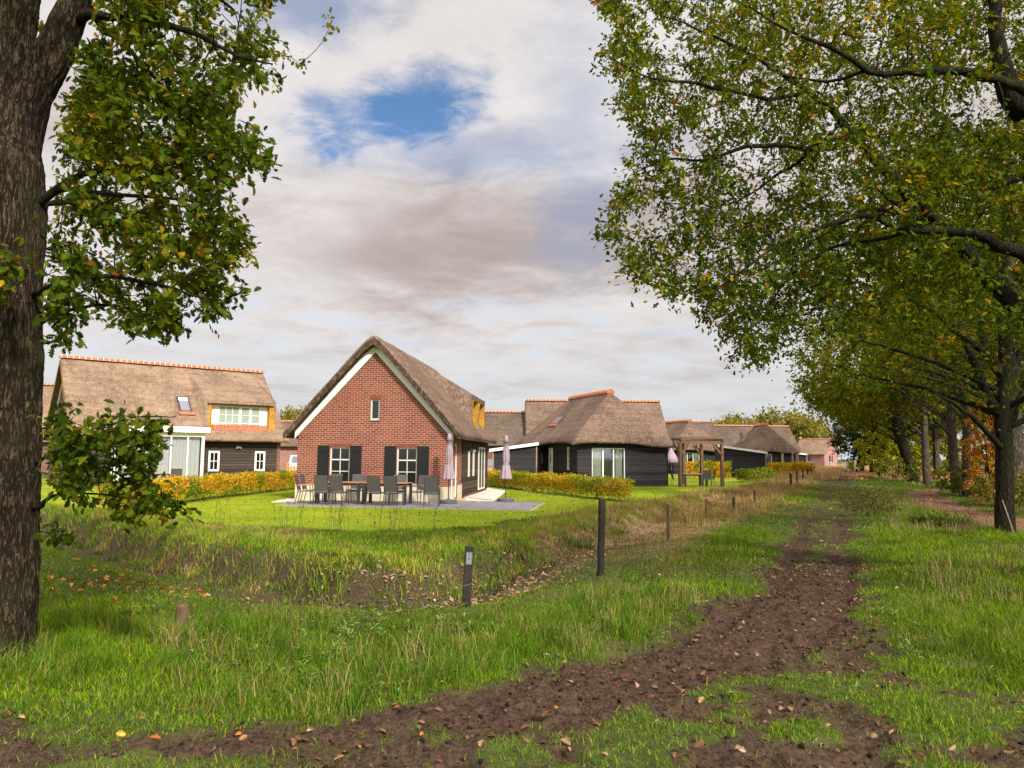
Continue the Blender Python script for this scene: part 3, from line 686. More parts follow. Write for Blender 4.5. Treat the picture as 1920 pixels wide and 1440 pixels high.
# --- the long thatched house on the left ------------------------------------------------------------
def make_left_house():
    a = .67; o = np.array([-22.48, 38.0]); e1 = np.array([math.cos(a), math.sin(a)]); e2 = np.array([-math.sin(a), math.cos(a)])
    loc = o+e1*.35+e2*.5; L, W = 10.9, 9.0
    r = empty('thatched_house', (loc[0], loc[1], 0), a, 'long thatched house with orange ridge tiles, wide dormer and white glazed garden room', 'house')
    xa, xb, yf = 6.45, 10.55, .10; op = (xa+.30, xb-.38); zf, sd = 4.86, .46
    ex = []
    for q in (xa, op[0], op[1], xb): ex += [q-.012, q+.012]
    sky = (5.35, 6.0, 1.15, 2.15)
    md = dormer_mod([op], xa, xb, yf, zf, sd, .40, 6.9, W/2)
    def mod(x, y, z):
        z = md(x, y, z)
        return z-.09*((x > sky[0]-.10) & (x < sky[1]+.10) & (y > sky[2]-.25) & (y < sky[3]+.08))
    ex += [sky[0]-.11, sky[0]-.09, sky[1]+.09, sky[1]+.11]
    ey = (yf-.012, yf+.012, yf+.388, yf+.412, sky[3]+.07, sky[3]+.09)
    sh = gable_shell(r, L, W, 2.62, 7.03, .5, .35, .30, 2.42, 'brick_dark', 'thatch_light', 'cut_gold', .15, ex, ey, mod,
                     front_holes=[(6.7, .72, 7.35, 1.88), (9.35, .72, 9.95, 1.88), (1.8, .1, 5.4, 2.3)], front_mat='boards_brown',
                     gable_holes=[(1.7, .7, 2.5, 2.1), (5.6, .7, 6.4, 2.1)], board_w=.22, seed=8, ridge=True)
    for x in (6.7, 9.35): window(r, x, .72, .62, 1.16, -.03, cols=2, rows=2, fw=.11, frame='white', bars=.035)
    for hy in (1.7, 5.6):
        window(r, 0, 0, .8, 1.4, rz=-math.pi/2, cols=2, rows=2, transom=.66, frame='white', origin=(.06, hy+.8, .7))
        for yy in (hy-.46, hy+.82):
            s = MB(); s.box(-.05, -.008, yy, yy+.44, .68, 2.15); s.build('shutter', M['shutter'], r)
    wall_lamp(r, 8.35, -.01, 2.12)
    s = MB(); s.tube([(5.86, -.04, 0), (5.86, -.04, 2.3), (5.70, -.02, 2.32)], .035, 8); s.build('drainpipe', M['white'], r)
    # dormer front
    x0, x1 = op; zt = lambda y: float(sh['top0'](0, np.array(y)))
    f = MB(); f.add([(x0-.25, yf-.20, zf-.26), (x1+.25, yf-.20, zf-.26), (x1+.25, yf-.16, zf-.03), (x0-.25, yf-.16, zf-.03), (x0-.02, yf+.45, zf-.22), (x1+.02, yf+.45, zf-.22), (x1+.02, yf+.45, zf+.45*sd), (x0-.02, yf+.45, zf+.45*sd)],
                    [(0, 1, 2, 3), (5, 4, 7, 6), (3, 2, 6, 7), (0, 4, 5, 1), (0, 3, 7, 4), (1, 5, 6, 2)]); f.build('dormer_hood', M['thatch_light'], r, bevel=.03)
    for (xx, fl) in ((x0+.013, -1), (x1-.04, 1)):
        p = MB(); ya, yb = yf-.04, yf+.40; p.prism([(ya, zt(ya)-.05), (yb, zt(yb)-.05), (yb, zf-.22), (ya, zf-.22)], xx, xx+.025, 'x'); p.build('straw_reveal', M['cut_gold'], r)
    for xa_, xb_ in ((x0-.13, x0-.005), (x1+.005, x1+.34)):
        p = MB(); p.add([(xa_, yf-.03, zt(yf)-.03), (xb_, yf-.03, zt(yf)-.03), (xb_-(.10 if xa_ > x1 else 0), yf-.03, zf-.10), (xa_, yf-.03, zf-.10), (xa_, yf+.02, zt(yf)-.03), (xb_, yf+.02, zt(yf)-.03), (xb_-(.10 if xa_ > x1 else 0), yf+.02, zf-.10), (xa_, yf+.02, zf-.10)], [(0, 1, 2, 3), (7, 6, 5, 4), (0, 4, 5, 1), (3, 2, 6, 7), (0, 3, 7, 4), (1, 5, 6, 2)])
        p.build('straw_reveal', M['cut_gold'], r)
    p = MB(); p.box(x0, x1, yf+.02, yf+.30, zf-.31, zf-.265); p.build('straw_reveal', M['cut_gold'], r)
    zb = zt(yf+.22)+.02; hh = zf-.31-zb
    p = MB(); p.box(x0+.04, x1-.04, yf+.26, yf+.32, zb, zb+hh); p.build('dormer_front', M['white'], r)
    W_ = x1-x0-.08
    window(r, x0+.04+W_*.14, zb+.09, W_*.36, hh-.14, yf+.20, cols=3, rows=2, fw=.035, frame='white', glass='blind', bars=.03)
    window(r, x0+.04+W_*.52, zb+.09, W_*.165, hh-.14, yf+.19, cols=1, rows=2, fw=.05, frame='white', glass='blind', bars=.03)
    window(r, x0+.04+W_*.70, zb+.09, W_*.165, hh-.14, yf+.19, cols=1, rows=2, fw=.05, frame='white', glass='blind', bars=.03)
    p = MB(); n = 16
    for k in range(n):
        xx = x0-.05+(W_+.2)*k/n; wd = (W_+.2)/n; ya, yb = yf-.12, yf+.25
        p.add([(xx, ya, zt(ya)+.05), (xx+wd-.012, ya, zt(ya)+.03), (xx+wd-.012, yb, zt(yf+.22)+.03), (xx, yb, zt(yf+.22)+.06), (xx, ya, zt(ya)-.04), (xx+wd-.012, ya, zt(ya)-.04)], [(0, 1, 2, 3), (0, 4, 5, 1), (0, 3, 4), (1, 5, 2)])
    p.build('apron_tiles', M['tile'], r)
    # roof window
    s_ = sh['s']; an = math.atan(s_); yy = sky[2]; zz = zt(yy)-.02
    k = MB(); ln = (sky[3]-sky[2])/math.cos(an); wd = sky[1]-sky[0]
    k.box(0, .07, 0, ln, 0, .06); k.box(wd-.07, wd, 0, ln, 0, .06); k.box(.07, wd-.07, 0, .07, 0, .06); k.box(.07, wd-.07, ln-.07, ln, 0, .06)
    sk = k.build('roof_window', M['metal_dark'], r, loc=(sky[0], yy, zz), rot=(an, 0, 0))
    g = MB(); g.box(.07, wd-.07, .07, ln-.07, .02, .035); g.build('glass', M['sky_glass'], sk)
    g = MB(); g.box(.07, wd-.07, ln*.72, ln-.07, .036, .045); g.build('blind', M['white'], sk)
    g = MB(); g.box(-.05, wd+.15, -.28, -.01, .01, .05); g.build('apron_tiles', M['tile'], sk)
    # glazed garden room
    cx0, cx1, cy = 1.55, 5.72, -2.55; ch = 2.72
    b = MB(); b.box(cx0-.15, cx1+.2, cy-.25, .1, ch+.10, ch+.40); b.build('fascia_roof', M['white'], r, bevel=.01)
    b = MB(); b.box(cx0, cx0+.14, cy, cy+.14, 0, ch+.1); b.box(cx1-.14, cx1, cy, cy+.14, 0, ch+.1); b.box(cx0+.14, cx1-.14, cy+.01, cy+.12, ch-.12, ch+.1)
    b.box(cx1-.13, cx1-.01, cy+.14, -.05, ch-.12, ch+.1); b.box(cx0+.01, cx0+.13, cy+.14, -.05, ch-.12, ch+.1)
    n = 5
    for q in range(1, n):
        x = cx0+(cx1-cx0)*q/n; b.box(x-.035, x+.035, cy+.02, cy+.10, 0, ch-.12)
    for y in (cy+.9, cy+1.7):
        for x in (cx0+.03, cx1-.10): b.box(x, x+.07, y-.035, y+.035, 0, ch-.12)
    b.build('garden_room_frame', M['white'], r)
    g = MB(); g.box(cx0+.14, cx1-.14, cy+.055, cy+.063, 0, ch-.12); g.box(cx1-.07, cx1-.062, cy+.14, -.05, 0, ch-.12); g.box(cx0+.062, cx0+.07, cy+.14, -.05, 0, ch-.12); g.build('glass', M['glass'], r)
    curtain(r, cx0+.18, cx1-.18, cy+.24, .03, ch-.14, 'curtain', .035, .19)
    curtain(r, 0, 2.1, 0, .03, ch-.14, 'curtain', .035, .19, loc=(cx1-.2, cy+.25, 0), rot=(0, 0, math.pi/2))
    curtain(r, 0, 2.1, 0, .03, ch-.14, 'curtain', .035, .19, loc=(cx0+.2, cy+.25, 0), rot=(0, 0, math.pi/2))
    return r
M['sky_glass'] = plain('roof_window_glass', (.16, .165, .20), .08, .8, .05, 2)
left_house = make_left_house()

# --- hip-roofed black houses -------------------------------------------------------------------------
def make_hip_house():
    a = .335; r = empty('thatched_house', (3.87, 44.0, 0), a, 'black weatherboard house with big hipped thatch roof and glass doors, beside the pergola', 'house')
    W, L, E, A, h, oe = 6.08, 9.6, 2.56, 5.88, 1.75, .5
    ss = (A-E)/(W/2+oe); sh_ = (A-E)/(h+oe)
    def top(x, y):
        p = np.stack([E+ss*(x+oe), E+ss*(W+oe-x), E+sh_*(y+oe), E+sh_*(L+oe-y)]); k = 9.0
        z = -np.log(np.exp(-k*p).sum(0))/k
        dx = np.exp(-((x-1.9)/2.4)**4)*np.exp(-((y+oe)/.9)**2); dl = np.exp(-((y-2.3)/2.6)**4)*np.exp(-((x+oe)/.9)**2)
        return np.minimum(z, A)+.20*np.maximum(dx, dl)
    def bot(x, y):
        rim = np.minimum(np.minimum(x+oe, W+oe-x), np.minimum(y+oe, L+oe-y))
        dx = np.exp(-((x-1.9)/2.4)**4)*np.exp(-((y+oe)/.9)**2); dl = np.exp(-((y-2.3)/2.6)**4)*np.exp(-((x+oe)/.9)**2)
        return np.maximum(top(x, y)-.55, E-.20+.20*np.maximum(dx, dl))
    thatch('roof', grid_lines(-oe, W+oe, .15), grid_lines(-oe, L+oe, .15), top, bot, [M['thatch'], M['cut']], r, seed=12)
    # ridge cap with raised end
    b = MB(); n = 14
    for k in range(n):
        y0 = h+(L-2*h)*k/n-.05; y1 = y0+(L-2*h)/n+.03; vs = []
        for (yy, rr) in ((y0, .22), (y0+.05, .22), (y0+.051, .19), (y1, .19)):
            for q in range(8):
                an = math.pi*q/7; vs.append((W/2-rr*1.3*math.cos(an), yy, A-.17+rr*math.sin(an)*1.3))
        b.add(vs, [(j*8+q, j*8+q+1, (j+1)*8+q+1, (j+1)*8+q) for j in range(3) for q in range(7)]+[tuple(range(8)), tuple(24+q for q in range(7, -1, -1))])
    b.build('ridge_tiles', M['tile'], r)
    zc = 2.62; wt = .2
    b = MB(); b.wall([(0, 0), (W, 0), (W, zc), (0, zc)], [(.95, .08, 3.15, 2.28)], 0, wt, 'y')
    b.wall([(wt, 0), (L, 0), (L, zc), (wt, zc)], [(1.15, .95, 1.55, 2.32), (3.75, .06, 4.55, 2.32), (5.55, 1.25, 5.8, 1.95)], 0, wt, 'x')
    b.box(W-wt, W, wt, L, 0, zc); b.box(wt, W-wt, L-wt, L, 0, zc); b.build('wall', M['boards'], r)
    b = MB(); b.box(wt, W-wt, wt, L-wt, 0, .05); b.build('floor', M['concrete'], r)
    b = MB(); b.box(wt, W-wt, 3.2, 3.3, .05, 2.5); b.build('inner_wall', M['shutter'], r)
    d = window(r, .95, .08, 2.2, 2.2, .05, cols=3, rows=1, fw=.06, frame='white', glass='glass', name='glass_door', bars=.08)
    curtain(d, .08, .72, .16, .02, 2.12, 'curtain_green', .03, .13); curtain(d, 1.65, 2.12, .16, .02, 2.12, 'curtain_green', .03, .13)
    window(r, 0, 0, .40, 1.37, rz=-math.pi/2, cols=2, rows=4, fw=.07, frame='white', origin=(.03, 1.55, .95), bars=.03)
    b = MB(); b.box(.02, .07, 3.78, 4.52, .06, 2.30); dd = b.build('door', M['white'], r)
    b = MB(); b.box(.01, .018, 4.08, 4.2, 1.35, 1.85); b.build('pane', M['glassdark'], dd)
    b = MB(); b.tube([(-.02, 3.86, 1.05), (-.02, 3.98, 1.05)], .012, 6); b.box(-.02, .02, 3.85, 3.87, 1.04, 1.06); b.build('handle', M['metal_dark'], dd)
    window(r, 0, 0, .25, .70, rz=-math.pi/2, cols=1, rows=1, fw=.05, frame='white', origin=(.03, 5.8, 1.25))
    # roof window with copper-coloured lead apron on the left slope
    an = math.atan(ss); y0 = 5.2; x0 = .9
    k = MB(); k.box(0, .75, 0, 1.15, .0, .05)
    sk = k.build('roof_window', M['metal_dark'], r, loc=(x0, y0, float(top(np.array(x0), np.array(y0)))+.0), rot=(0, -an, 0))
    g = MB(); g.box(.06, .69, .06, 1.09, .051, .06); g.build('glass', M['thatch_lead'], sk)
    g = MB(); g.box(-.22, -.01, -.05, 1.2, .0, .06); g.build('apron_tiles', M['tile'], sk)
    return r
M['thatch_lead'] = plain('matt_roof_glass', (.16, .13, .11), .3, .4, .1, 3)
hip = make_hip_house()
dup(hip, (17.3, 80.0, 0), .30, 'smaller looking black house with hipped thatch roof seen through the pergola')
h8 = dup(hip, (27.6, 88.0, 0), -.02, 'distant hipped thatch house with two pale porch columns, right of the slanting white-edged shed', (.93, .72, 1.0))

for cx_ in (4.4, 6.25):
    b = MB(); b.box(cx_-.14, cx_+.14, -.42, -.14, 0, 2.5); b.build('porch_column', M['stake_wood'], h8)

def simple_gable(label, loc, rz, L, W, Eo, A, roofmat='thatch_dark', wallmat='brick_dark', front_mat=None, seed=3, front=(), gable=(), dorm=None, right=(), cut='cut', ridge=True):
    r = empty('thatched_house', (loc[0], loc[1], 0), rz, label, 'house')
    ex = (); mod = None
    if dorm:
        xa, xb, yf, zf, sd = dorm; ex = [xa-.02, xa+.02, xb-.02, xb+.02]; mod = dormer_mod([], xa, xb, yf, zf, sd, .42, A-.05, W/2)
    sh = gable_shell(r, L, W, Eo, A, .45, .3, .3, None, wallmat, roofmat, cut, .22, ex, (), mod, front_holes=[(x, z, x+w_, z+h_) for (x, z, w_, h_) in front], gable_holes=[(x, z, x+w_, z+h_) for (x, z, w_, h_) in gable],
                     right_holes=[(x, z, x+w_, z+h_) for (x, z, w_, h_) in right], front_mat=front_mat, seed=seed, ridge=ridge)
    for (x, z, w_, h_) in front: window(r, x, z, w_, h_, .04, cols=2, rows=2, frame='white')
    for (x, z, w_, h_) in gable: window(r, 0, 0, w_, h_, rz=-math.pi/2, cols=2, rows=2, frame='white', origin=(.04, x+w_, z))
    for (x, z, w_, h_) in right:
        window(r, 0, 0, w_, h_, rz=math.pi/2, cols=2, rows=2, frame='white', origin=(L-.04, x, z))
        for yy in (x-.5, x+w_+.04):
            s = MB(); s.box(L+.006, L+.05, yy, yy+.45, z, z+h_); s.build('shutter', M['shutter'], r)
    if dorm:
        xa, xb, yf, zf, sd = dorm; zb = float(sh['top0'](0, np.array(yf)))
        s = MB(); s.box(xa+.12, xb-.12, yf-.06, yf+.05, zb-.05, zf-.16); dp = s.build('dormer_front', M['white'], r)
        window(dp, xa+.5, zb+.12, xb-xa-1.0, zf-.16-zb-.25, yf-.11, cols=3, rows=2, fw=.04, frame='white', glass='blind')
    return r, sh
# wide-roofed house behind the black one, ridge parallel to the picture
simple_gable('tall thatched roof with orange ridge rising behind the black hipped house', (1.45, 61.5), 0.0, 11.3, 8.4, 2.7, 6.60, 'thatch', 'brick_dark', None, 21, dorm=(2.0, 6.0, .9, 4.9, .30))
simple_gable('low dark thatched house with tiled ridge between the brick house and the black house', (-7.2, 62.2), 0.0, 8.2, 7.0, 2.75, 5.55, 'thatch_dark', 'brick_dark', None, 22, front=((1.2, .8, .9, 1.3),))
simple_gable('far thatched house with gable edge peeping over the hipped roof beyond the pergola', (20.5, 92), .05, 5.2, 6.4, 2.6, 6.3, 'thatch_dark', 'brick_dark', None, 23)
simple_gable('far thatched house with roof window and dormer between the two distant hipped houses', (26.2, 98), .03, 11.5, 7.5, 2.6, 6.1, 'thatch_dark', 'brick_dark', None, 24, dorm=(4.6, 8.4, .9, 4.7, .35))
simple_gable('farthest pink brick thatched house with a shuttered gable window at the end of the lane', (75.5, 200), -.80, 8.0, 8.0, 3.0, 7.0, 'thatch_light', 'brick_far', None, 25, right=((3.4, 1.0, 1.2, 1.7),), front=((3.5, 1.0, 1.0, 1.5),))
simple_gable('tan thatched house half hidden behind the large left tree trunk', (-47, 60), .3, 10, 8, 2.7, 7.6, 'thatch_light', 'brick_dark', None, 26)
simple_gable('brick house with pale window glimpsed in the gap left of the brick house', (-27.5, 82), -.05, 9.5, 7, 2.7, 5.4, 'thatch', 'brick_far', None, 27, front=((6.9, .9, 1.0, 1.5),))

# ------------------------------------------------------------------ sheds and pergola
def shed(label, loc, rz, w_, d_, hl, hr, mat='boards', post=True):
    r = empty('garden_shed', (*loc, 0), rz, label, 'shed')
    b = MB(); b.prism([(0, 0), (w_, 0), (w_, hr), (0, hl)], 0, d_, 'y'); b.build('wall', M[mat], r)
    b = MB(); an = (hr-hl)/w_
    b.prism([(-.25, hl-.25*an+.01), (w_+.12, hr+.12*an+.01), (w_+.12, hr+.12*an+.20), (-.25, hl-.25*an+.20)], -.2, d_+.1, 'y'); b.build('fascia_roof', M['white'], r)
    for x in (0.0, w_): 
        s = MB(); s.box(x-.045, x+.045, -.05, -.003, 0, (hl if x == 0 else hr)); s.build('corner_post', M['stake_wood'], r)
    return r
shed('black shed with slanting white fascia behind the nearer hedge', (-1.15, 47.6), .0, 2.75, 2.2, 2.02, 2.42)
shed('black slatted shed with white sloping roof edge right of the pergola', (19.4, 69.5), -.05, 4.1, 2.5, 2.72, 2.18)
s3 = shed('small dark store under the eaves of the distant hipped house', (35.6, 95), -.05, 1.7, 2.5, 2.4, 2.2)
def pergola():
    r = empty('pergola', (10.15, 45.1, 0), .335, 'open oak pergola with braced posts attached beside the black house', 'pergola')
    w_, d_, h = 2.95, 4.3, 2.62
    for (x, y) in ((0, 0), (w_, 0), (w_, 2.2), (w_, d_), (0, d_)):
        b = MB(); b.box(x-.085, x+.085, y-.085, y+.085, 0, h); b.build('post', M['pergola'], r, bevel=.008)
        b = MB()
        sx = 1 if x == 0 else -1
        b.bar((x+sx*.08, y, h-.62), (x+sx*.62, y, h-.06), .08, .12)
        if y < d_: b.bar((x, y+.08, h-.62), (x, y+.62, h-.06), .08, .12)
        b.build('brace', M['pergola'], r)
    b = MB(); b.box(-.2, w_+.2, -.07, .07, h+.002, h+.17); b.box(-.2, w_+.2, d_-.07, d_+.07, h+.002, h+.17)
    b.box(-.06, .06, -.2, d_+.2, h+.172, h+.30); b.box(w_-.06, w_+.06, -.2, d_+.2, h+.172, h+.30)
    b.build('beam', M['pergola'], r)
    b = MB()
    for k in range(5): b.box(-.15, w_+.15, .6+k*.78, .66+k*.78, h+.302, h+.40)
    b.build('rafter', M['pergola'], r)
pergola()

# ------------------------------------------------------------------ terrace
def make_patio():
    c = [G(980, 960), G(998, 941.5), None, G(525, 951)]
    fr_, br_, fl_ = c[0], c[1], c[3]
    e = (fr_-fl_)[:2]; e = e/np.linalg.norm(e)
    a = math.atan2(-.10, 1)
    r = empty('terrace', (-7.9, 25.55, 0), -.155, 'grey slab terrace with sandy joints in front of the brick house', 'terrace')
    Wd, Dp = 8.6, 3.75
    b = MB(); b.box(-.06, Wd+.06, -.06, Dp+.6, -.05, .012); b.build('bedding', M['mortar_sand'], r)
    b = MB(); n = 14; m_ = 6
    for i in range(n):
        for j in range(m_):
            g = .045 if i % 2 == 0 else .006
            x0 = Wd*i/n+(.03 if i % 2 == 0 else .004); x1 = Wd*(i+1)/n-(.004 if i % 2 == 0 else .03)
            y0 = (Dp+.5)*j/m_; y1 = (Dp+.5)*(j+1)/m_-.01
            b.box(x0, x1, y0, y1, .0, .028+random.uniform(0, .004))
    b.build('slab', M['slate'], r)
make_patio()
def pebble_bed(name, pts, label):
    b = MB(); b.prism(pts, -.04, .022, 'z'); o = b.build(name, M['gravel'], None); tag(o, label, 'gravel', kind='structure')
ga, gb, gc, gd = G(843, 946), G(935, 943), G(962, 922), G(905, 917)
pebble_bed('gravel_bed', [tuple(G(860, 944)[:2]), tuple(G(925, 941)[:2]), tuple(G(950, 921)[:2]), tuple(G(893, 912)[:2])], 'pale pebble strip along the side wall')
pebble_bed('gravel_bed', [tuple(G(508, 942)[:2]), tuple(G(560, 942.5)[:2]), tuple(G(560, 935)[:2]), tuple(G(540, 935)[:2])], 'pale pebble strip at the left corner')

def make_chair():
    r = empty('garden_chair', (0, 0, 0), 0, 'chair', 'chair', 'stacking chairs on the terrace')
    # faces -y, back at +y
    for sx in (-.25, .25):
        b = MB(); b.tube([(sx, -.24, 0), (sx, -.22, .42), (sx, -.20, .64)], .014, 6); b.build('leg', M['metal_dark'], r)
        b = MB(); b.tube([(sx, .30, 0), (sx, .20, .42), (sx, .23, .60)], .014, 6); b.build('leg', M['metal_dark'], r)
        b = MB(); b.box(sx-.025, sx+.025, -.24, .24, .64, .665); b.build('armrest', M['table_wood'], r)
        b = MB(); b.tube([(sx*.94, .20, .42), (sx*.94, .33, 1.0)], .014, 6); b.build('back_frame', M['metal_dark'], r)
    b = MB(); b.box(-.235, .235, -.23, .21, .425, .445); b.build('seat', M['textile_light'], r)
    b = MB(); b.bar((0, .215, .47), (0, .33, 1.0), .45, .014, up=(0, 1, 0)); b.build('backrest', M['textile'], r)
    b = MB(); b.tube([(-.25, -.22, .40), (.25, -.22, .40)], .012, 6); b.tube([(-.25, .20, .40), (.25, .20, .40)], .012, 6); b.build('seat_frame', M['metal_dark'], r)
    return r
def make_table(L=1.6):
    r = empty('garden_table', (0, 0, 0), 0, 'table', 'table', 'wooden tables on the terrace')
    b = MB()
    for k in range(7): b.box(-L/2, L/2, -.45+k*.129, -.45+k*.129+.12, .725, .75)
    b.build('tabletop', M['table_wood'], r)
    for sx in (-1, 1):
        for sy in (-1, 1):
            b = MB(); b.box(sx*(L/2-.06)-.045, sx*(L/2-.06)+.045, sy*.38-.045, sy*.38+.045, 0, .722); b.build('leg', M['metal_dark'], r)
    b = MB()
    for sy in (-1, 1): b.box(-L/2+.11, L/2-.11, sy*.38-.02, sy*.38+.02, .65, .721)
    b.build('table_frame', M['metal_dark'], r)
    return r
ta = -.13
def on_terrace(px, D): return P(px, 900, D)[:2]
T0 = make_table(); p = on_terrace(641, 26.75); T0.location = (*p, .03); T0.rotation_euler = (0, 0, ta); T0['label'] = 'wooden garden table with dark legs, left of the two pushed end to end'
p = on_terrace(727, 26.55); dup(T0, (*p, .03), ta, 'wooden garden table with dark legs, right of the two pushed end to end')
chairs = [(608, 26.0, ta+math.pi, 'grey chair with its back to the lawn, leftmost of the front row'), (637, 25.95, ta+math.pi, 'grey chair, back to the lawn, second in the front row, near the left window'),
          (706, 25.85, ta+math.pi, 'grey chair with its back to the lawn, just right of where the two tables meet'), (738, 25.8, ta+math.pi-.06, 'grey chair, back to the lawn, fourth in the front row, before the right window'),
          (810, 25.75, ta+math.pi+.04, 'grey chair standing apart at the right end, back to the lawn'), (623, 27.5, ta, 'grey chair facing the lawn on the wall side of the table, leftmost of that row'),
          (667, 27.4, ta, 'grey chair facing the lawn on the wall side, between the two shuttered windows'), (747, 27.25, ta+.05, 'grey chair facing the lawn on the wall side under the right window'),
          (786, 26.9, ta-.5, 'grey chair turned askew at the right end of the table under the right shutter'), (573, 26.3, ta+math.pi/2+.12, 'side-on grey chair at the left head of the table, nearer the lawn'),
          (583, 27.0, ta+math.pi/2+.05, 'side-on grey chair at the left head of the table, nearer the wall')]
chair0 = make_chair(); first = True
# backrest at +y: a chair whose back is to the camera has local +y towards -Y (rotation pi)
for (px, D, rz, lab) in chairs:
    p = on_terrace(px, D)
    if first: chair0.location = (*p, .03); chair0.rotation_euler = (0, 0, rz); chair0['label'] = lab; first = False
    else: dup(chair0, (*p, .03), rz+random.uniform(-.14, .14), lab)
# furniture of the neighbouring gardens
def far_set(c, lab, rz):
    t_ = dup(T0, (*c, 0), rz, lab[0])
    t_['group'] = 'tables in the neighbours gardens'
    for (dx, dy, q, l2) in lab[1]:
        k = dup(chair0, (c[0]+dx, c[1]+dy, 0), q, l2); k['group'] = 'chairs in the neighbours gardens'
far_set((11.35, 47.0), ('table under the pergola between dark chairs', ((-1.1, -.3, math.pi/2, 'dark chair left of the table under the pergola'), (.75, -.55, math.pi-.2, 'dark chair with back to the lane under the pergola'), (1.15, .2, -math.pi/2, 'dark chair at the right end of the table under the pergola'))), .3)
far_set((-17.4, 36.3), ('table outside the white glazed garden room', ((.35, -1.0, math.pi+.6, 'grey chair before the glazed garden room, left of two'), (1.35, -.35, math.pi+.6, 'grey chair before the glazed garden room, right of two'))), .67)
far_set((25.6, 78.5), ('table in front of the glass doors of the house behind the pergola', ((-.9, -.4, math.pi-.3, 'chair by the table in front of the distant glass doors'),)), .2)
def make_parasol(h=2.48):
    r = empty('parasol', (0, 0, 0), 0, 'parasol', 'parasol', 'folded mauve parasols')
    b = MB(); b.tube([(0, 0, .05), (0, 0, h-.05)], .02, 8); b.build('pole', M['metal_dark'], r)
    b = MB(); b.lathe([(.02, 0), (.31, 0), (.32, .02), (.32, .11), (.30, .13), (.05, .13), (.04, .18), (.02, .18)], 28); b.build('base', M['concrete'], r)
    b = MB(); fr = lambda a, z: 1+.16*math.cos(8*a+z*1.2)*min(1, (h-z)*1.2)
    prof = [(.02, h+.03), (.055, h), (.075, h-.10), (.115, h-.22), (.085, h-.225), (.10, h-.45), (.125, h-.75), (.11, h-1.0), (.095, h-1.05), (.13, h-1.12), (.17, h-1.35), (.205, h-1.58), (.215, h-1.62), (.16, h-1.60), (.03, h-1.3)]
    b.lathe(prof[::-1], 48, fr=fr); b.build('canopy', M['parasol'], r, smooth=True, uv=False)
    b = MB(); b.lathe([(.10, h-1.055), (.112, h-1.05), (.112, h-1.01), (.10, h-1.0)], 20); b.build('tie_strap', M['parasol'], r)
    return r
par = make_parasol(); g_ = G(840.5, 945.5); par.location = (g_[0], g_[1], .03); par['label'] = 'folded mauve parasol against the right corner of the brick house'
g_ = G(948, 942); dup(par, (g_[0], g_[1], .02), 1.0, 'folded mauve parasol standing alone at the right end of the terrace')
dup(par, (13.0, 57.5, -.1), .4, 'folded mauve parasol half hidden behind the first pergola post')
dup(par, (30.2, 80.5, 0), .4, 'folded pale parasol before the dark wall of the farthest hipped house')
dup(par, (25.1, 86.5, .35), .4, 'tip of a folded parasol showing above the white-edged shed roof')
def open_parasol():
    r = empty('parasol', (13.0, 61, 0), 0, 'half open striped parasol with drooping canopy beyond the pergola', 'parasol')
    b = MB(); b.tube([(0, 0, 0), (0, 0, 2.55)], .025, 8); b.build('pole', M['table_wood'], r)
    b = MB(); b.lathe([(.62, 1.35), (.42, 1.8), (.22, 2.2), (.05, 2.5), (.02, 2.52)], 48, fr=lambda a, z: 1+.10*abs(math.cos(5*a))); b.build('canopy', M['parasol'], r, smooth=True, uv=False)
open_parasol()

# ------------------------------------------------------------------ posts
def make_post(px, py, h, rad, mat, label, name='fence_post', group='posts of the field fence along the lane', lean=(0, 0), loc=None):
    p = G(px, py) if loc is None else loc
    hh = height(np.array([p[0]]), np.array([p[1]]))[0]
    b = MB(); n = 7; pts = [(lean[0]*k/n+random.uniform(-.004, .004), lean[1]*k/n+random.uniform(-.004, .004), -.25+(h+.25)*k/n) for k in range(n+1)]
    b.tube(pts, [rad*(1+random.uniform(-.04, .04)) for _ in pts], 14)
    b.tube([(lean[0], lean[1], h), (lean[0], lean[1], h+.012)], [rad*.98, rad*.85], 14)
    o = b.build(name, M[mat], None, smooth=False); o.location = (p[0], p[1], hh); tag(o, label, 'post', group); return o
make_post(1125, 1078, 1.12, .052, 'fence_wood', 'tall thick black fence post, nearest of the row, right of the sign post', lean=(.035, 0))
make_post(1253, 1013, .74, .034, 'post_wood', 'thin weathered fence post, second nearest of the row')
make_post(1325, 976, .62, .036, 'post_wood', 'brown fence post, third along the row in reddish grass')
make_post(1376, 958, .48, .042, 'fence_wood', 'short dark fence post, fourth along the row in reddish grass')
make_post(1415, 943, .50, .040, 'fence_wood', 'short dark fence post, fifth along the row where the grass turns brown')
ordn = ['sixth', 'seventh', 'eighth', 'ninth', 'tenth', 'eleventh']
for k, (px, D) in enumerate(((1482, 47), (1494, 53.5), (1505, 60.5), (1514.5, 68), (1521, 75), (1526.5, 83))):
    p = P(px, 880, D); make_post(0, 0, .88, .075, 'fence_wood', 'small far fence post, %s along the row in dry grass' % ordn[k], loc=p)
stump = make_post(340, 1188, .27, .062, 'post_wood', 'short sawn wooden stump in the grass at left', 'wooden_stump', None); stump['category'] = 'stump'
